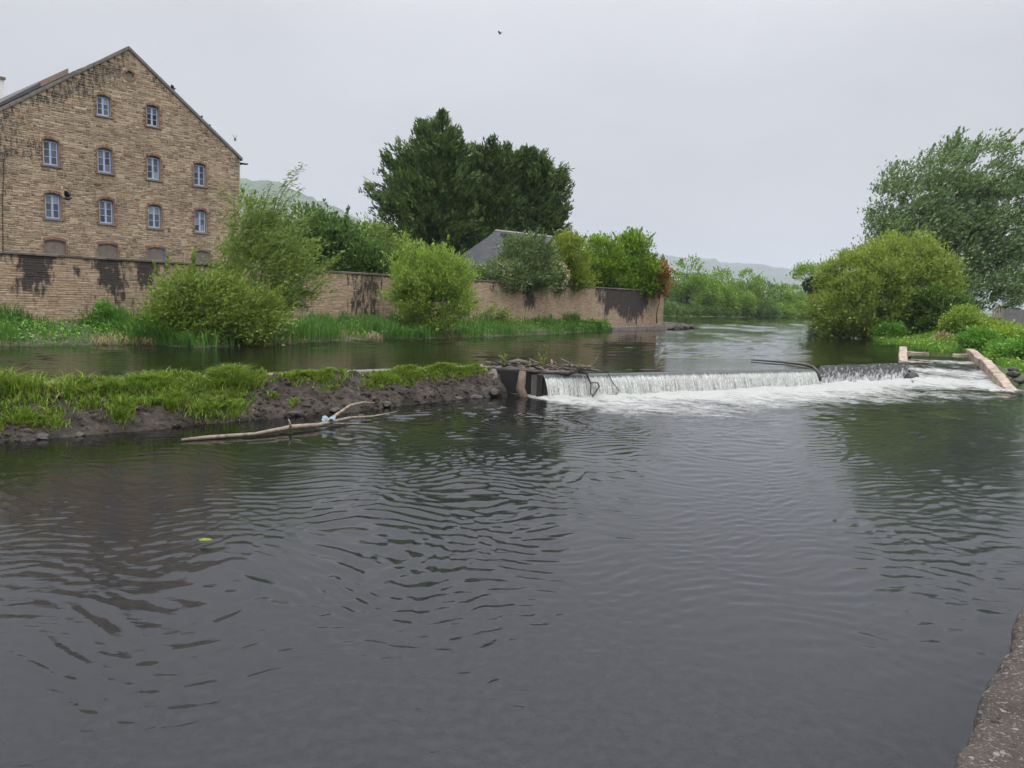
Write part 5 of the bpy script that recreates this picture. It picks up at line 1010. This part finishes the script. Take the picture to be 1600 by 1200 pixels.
mb = MB(); mb.box(-.05, 1.12, -.06, -.012, .98, 1.16); mb.build('rail', M['palewood'], PK); mb = MB(); mb.box(-.02, 1.06, .05, .10, -.7, 1.0); mb.build('back_board', M['fence'], PK)

# ------------------------------------------------------------------ quay edge under the camera
QD = np.array([.632, .775]); QN = np.array([.775, -.632]); Q0 = np.array([1.66, 2.66])
t = NT('lichened_concrete'); co = t.n('ShaderNodeNewGeometry').outputs['Position']; big = t.noise(2.2, 6, co); fine = t.noise(60, 5, co)
col = t.mix(t.rng(big, .35, .65), (.045, .034, .026), (.095, .074, .059)); col = t.mix(t.rng(fine, .35, .7, 0, .6), col, (.025, .019, .015))
vo = t.n('ShaderNodeTexVoronoi', {'Scale': 26.0, 'Randomness': 1.0}); t.set(vo, 'Vector', t.mapping(co, (1, 1, .3))); vd = t.math('ADD', vo.outputs['Distance'], t.math('MULTIPLY', t.math('SUBTRACT', t.noise(48, 5, co), .5), .9))
sepc = t.n('ShaderNodeSeparateColor'); t.set(sepc, 0, vo.outputs['Color']); sz = t.rng(sepc.outputs[0], .5, 1.0, -.1, .36)
k = t.math('LESS_THAN', vd, sz); col = t.mix(t.math('MULTIPLY', k, .8), col, (.27, .245, .22))
pit = t.rng(t.noise(24, 5, co, .7), .58, .63); col = t.mix(t.math('MULTIPLY', pit, .85), col, (.025, .02, .017)); col = t.mix(t.rng(t.noise(75, 4, co), .57, .64, 0, .85), col, (.22, .19, .165))
M['quay'] = t.done(t.pbr(col, .92, t.bump(t.math('ADD', fine, t.noise(14, 6, co)), 1.0, .03)))
along = np.concatenate([np.linspace(-9, -1.2, 30), np.linspace(-1.1, 5, 300), np.linspace(5.1, 22, 60)]); across = np.array([(-.06, -1.6), (-.05, -.4), (-.035, 0), (-.03, .05)] , float)
prof = [(.03, -2.6), (.03, -1.2), (.02, -.4), (.005, -.10), (0, -.05), (.008, -.02), (.022, -.006), (.05, 0)] + [(a, .0) for a in np.linspace(.07, .9, 40)] + [(1.2, 0), (2, 0), (4, 0), (8, .0)]
V = []
for (o_, z_) in prof:
    base = Q0[None] + QD[None] * along[:, None]; chip = (fbm(along * 5, along * 0 + z_ * 3, 91, 4) - .5) * .075 * (1 if o_ < .06 else max(0, 1 - (o_ - .06) / .1)); p = base + QN[None] * (o_ + chip)[:, None]
    z = 1.70 + z_ + (fbm(p[:, 0] * 6, p[:, 1] * 6, 92, 4) - .5) * .03 * (o_ < 1.2) + (fbm(along * 7, along * 0 + 4, 93, 4) - .6) * .05 * (1 if -.1 < z_ and o_ < .05 else 0); V.append(np.column_stack([p, z]))
V = np.array(V); o = obj('quay_edge', np_mesh('quay_edge', V.reshape(-1, 3), grid_faces(len(prof), len(along)), True), M['quay']); tag(o, 'rough lichen spotted concrete quay edge in the bottom corner', 'quay')
M['moss'] = m_simple('black_moss', (.022, .018, .014), (.045, .038, .026), 30, .95, .9, .01)
V = []; F = []; r_ = random.Random(2); me0 = bmesh.new(); bmesh.ops.create_icosphere(me0, subdivisions=2, radius=1); bv = [v.co.copy() for v in me0.verts]; bf = [[v.index for v in f.verts] for f in me0.faces]
for i in range(70):
    a = r_.uniform(-1.0, 4.5); off = r_.uniform(.045, .08) if r_.random() < .62 else r_.uniform(.05, .8); s_ = r_.uniform(.005, .015); p = Q0 + QD * a + QN * off; b = len(V)
    V += [(p[0] + v.x * s_ * r_.uniform(.8, 1.2) * 1.4, p[1] + v.y * s_ * r_.uniform(.8, 1.2), 1.695 + v.z * s_ * .45) for v in bv]; F += [[b + i_ for i_ in f] for f in bf]
tag(obj('moss_cushions', np_mesh('moss_cushions', np.array(V), np.array(F), True), M['moss'], o), kind='stuff')

# ------------------------------------------------------------------ birds
def bird(label, loc, heading, wing, s=1.0, tilt=0.0, mat='bird'):
    """wing: angle of raised wings (radians), None = folded"""
    bm = bmesh.new(); bmesh.ops.create_uvsphere(bm, u_segments=10, v_segments=8, radius=.06)
    for v in bm.verts:
        v.co.x *= 2.3; k = (v.co.x + .14) / .28; v.co.y *= .55 + .6 * math.sin(k * 2.6); v.co.z *= .6 + .55 * math.sin(k * 2.6)
        if v.co.x > .09: v.co.z += .025
    q = bmesh.ops.create_uvsphere(bm, u_segments=8, v_segments=6, radius=.032)
    for v in q['verts']: v.co += Vector((.135, 0, .04))
    def poly(ps):
        vs = [bm.verts.new(p) for p in ps]; bm.faces.new(vs)
    poly([(.16, .008, .045), (.185, 0, .036), (.16, -.008, .04)]); poly([(-.10, .025, .005), (-.24, .045, -.005), (-.25, 0, 0), (-.24, -.045, -.005), (-.10, -.025, .005), (-.10, 0, .015)])
    for sd in (-1, 1):
        if wing is None: poly([(.08, sd * .045, .03), (-.02, sd * .062, .02), (-.19, sd * .03, .005), (-.12, sd * .02, .035), (.02, sd * .03, .055)])
        else:
            c, n_ = math.cos(wing), math.sin(wing); pts = [(.07, .03), (.10, .14), (.06, .26), (-.03, .33), (-.06, .24), (-.09, .12), (-.07, .03)]; vs = [(x_, sd * w_ * c, w_ * n_ + .02) for x_, w_ in pts]; poly(vs if sd > 0 else vs[::-1])
    bmesh.ops.solidify(bm, geom=[f for f in bm.faces if len(f.verts) > 4], thickness=.006)
    bmesh.ops.scale(bm, vec=(s, s, s), verts=bm.verts); me = bpy.data.meshes.new('bird'); bm.to_mesh(me); bm.free(); me.materials.append(M[mat])
    o = bpy.data.objects.new('bird', me); o.location = loc; o.rotation_euler = (0, tilt, heading); link(o); return tag(o, label, 'bird', 'pigeons about the mill')
MW = MILL.matrix_basis if False else Matrix.Translation((-24.44, 49.55, 0)) @ Matrix.Rotation(RZ, 4, 'Z')
def on_verge(lx): return tuple(MW @ Vector((lx, .1, ZA + .22 - lx * (ZA - ZE) / (HW + .15))))
bird('dark pigeon flying past the mill with wings half raised in front of a window', (-17.25, 30, 6.72), .2, .9, 1.05, .1)
bird('pigeon fluttering in the sky just off the right eaves of the mill', (-16.2, 45, 12.0), 1.9, 1.15, 1.0, -.5)
bird('bird with spread wings landing on the upper right verge of the gable', on_verge(2.85), .4, .7, 1.15, -.3)
bird('upper of two birds perched close together on the right verge', on_verge(4.75), -.6, None, 1.1)
bird('lower of two birds perched close together on the right verge', on_verge(5.35), 2.2, None, 1.0)
bird('lone bird flying high in the grey sky above the conifers', (-1.69, 60, 23.2), 2.5, .6, .8, .5)

# ------------------------------------------------------------------ haze
mb = MB(); mb.box(-9800, 9800, -9800, 9800, -7.0, 480)
hz = mb.build('haze', None); t = NT('haze_air'); pv = t.n('ShaderNodeVolumePrincipled', {'Color': (.74, .785, .87, 1), 'Density': .00014, 'Anisotropy': .2}); t.t.links.new(pv.outputs[0], t.out.inputs['Volume'])
hz.data.materials.append(t.m); tag(hz, kind='stuff')
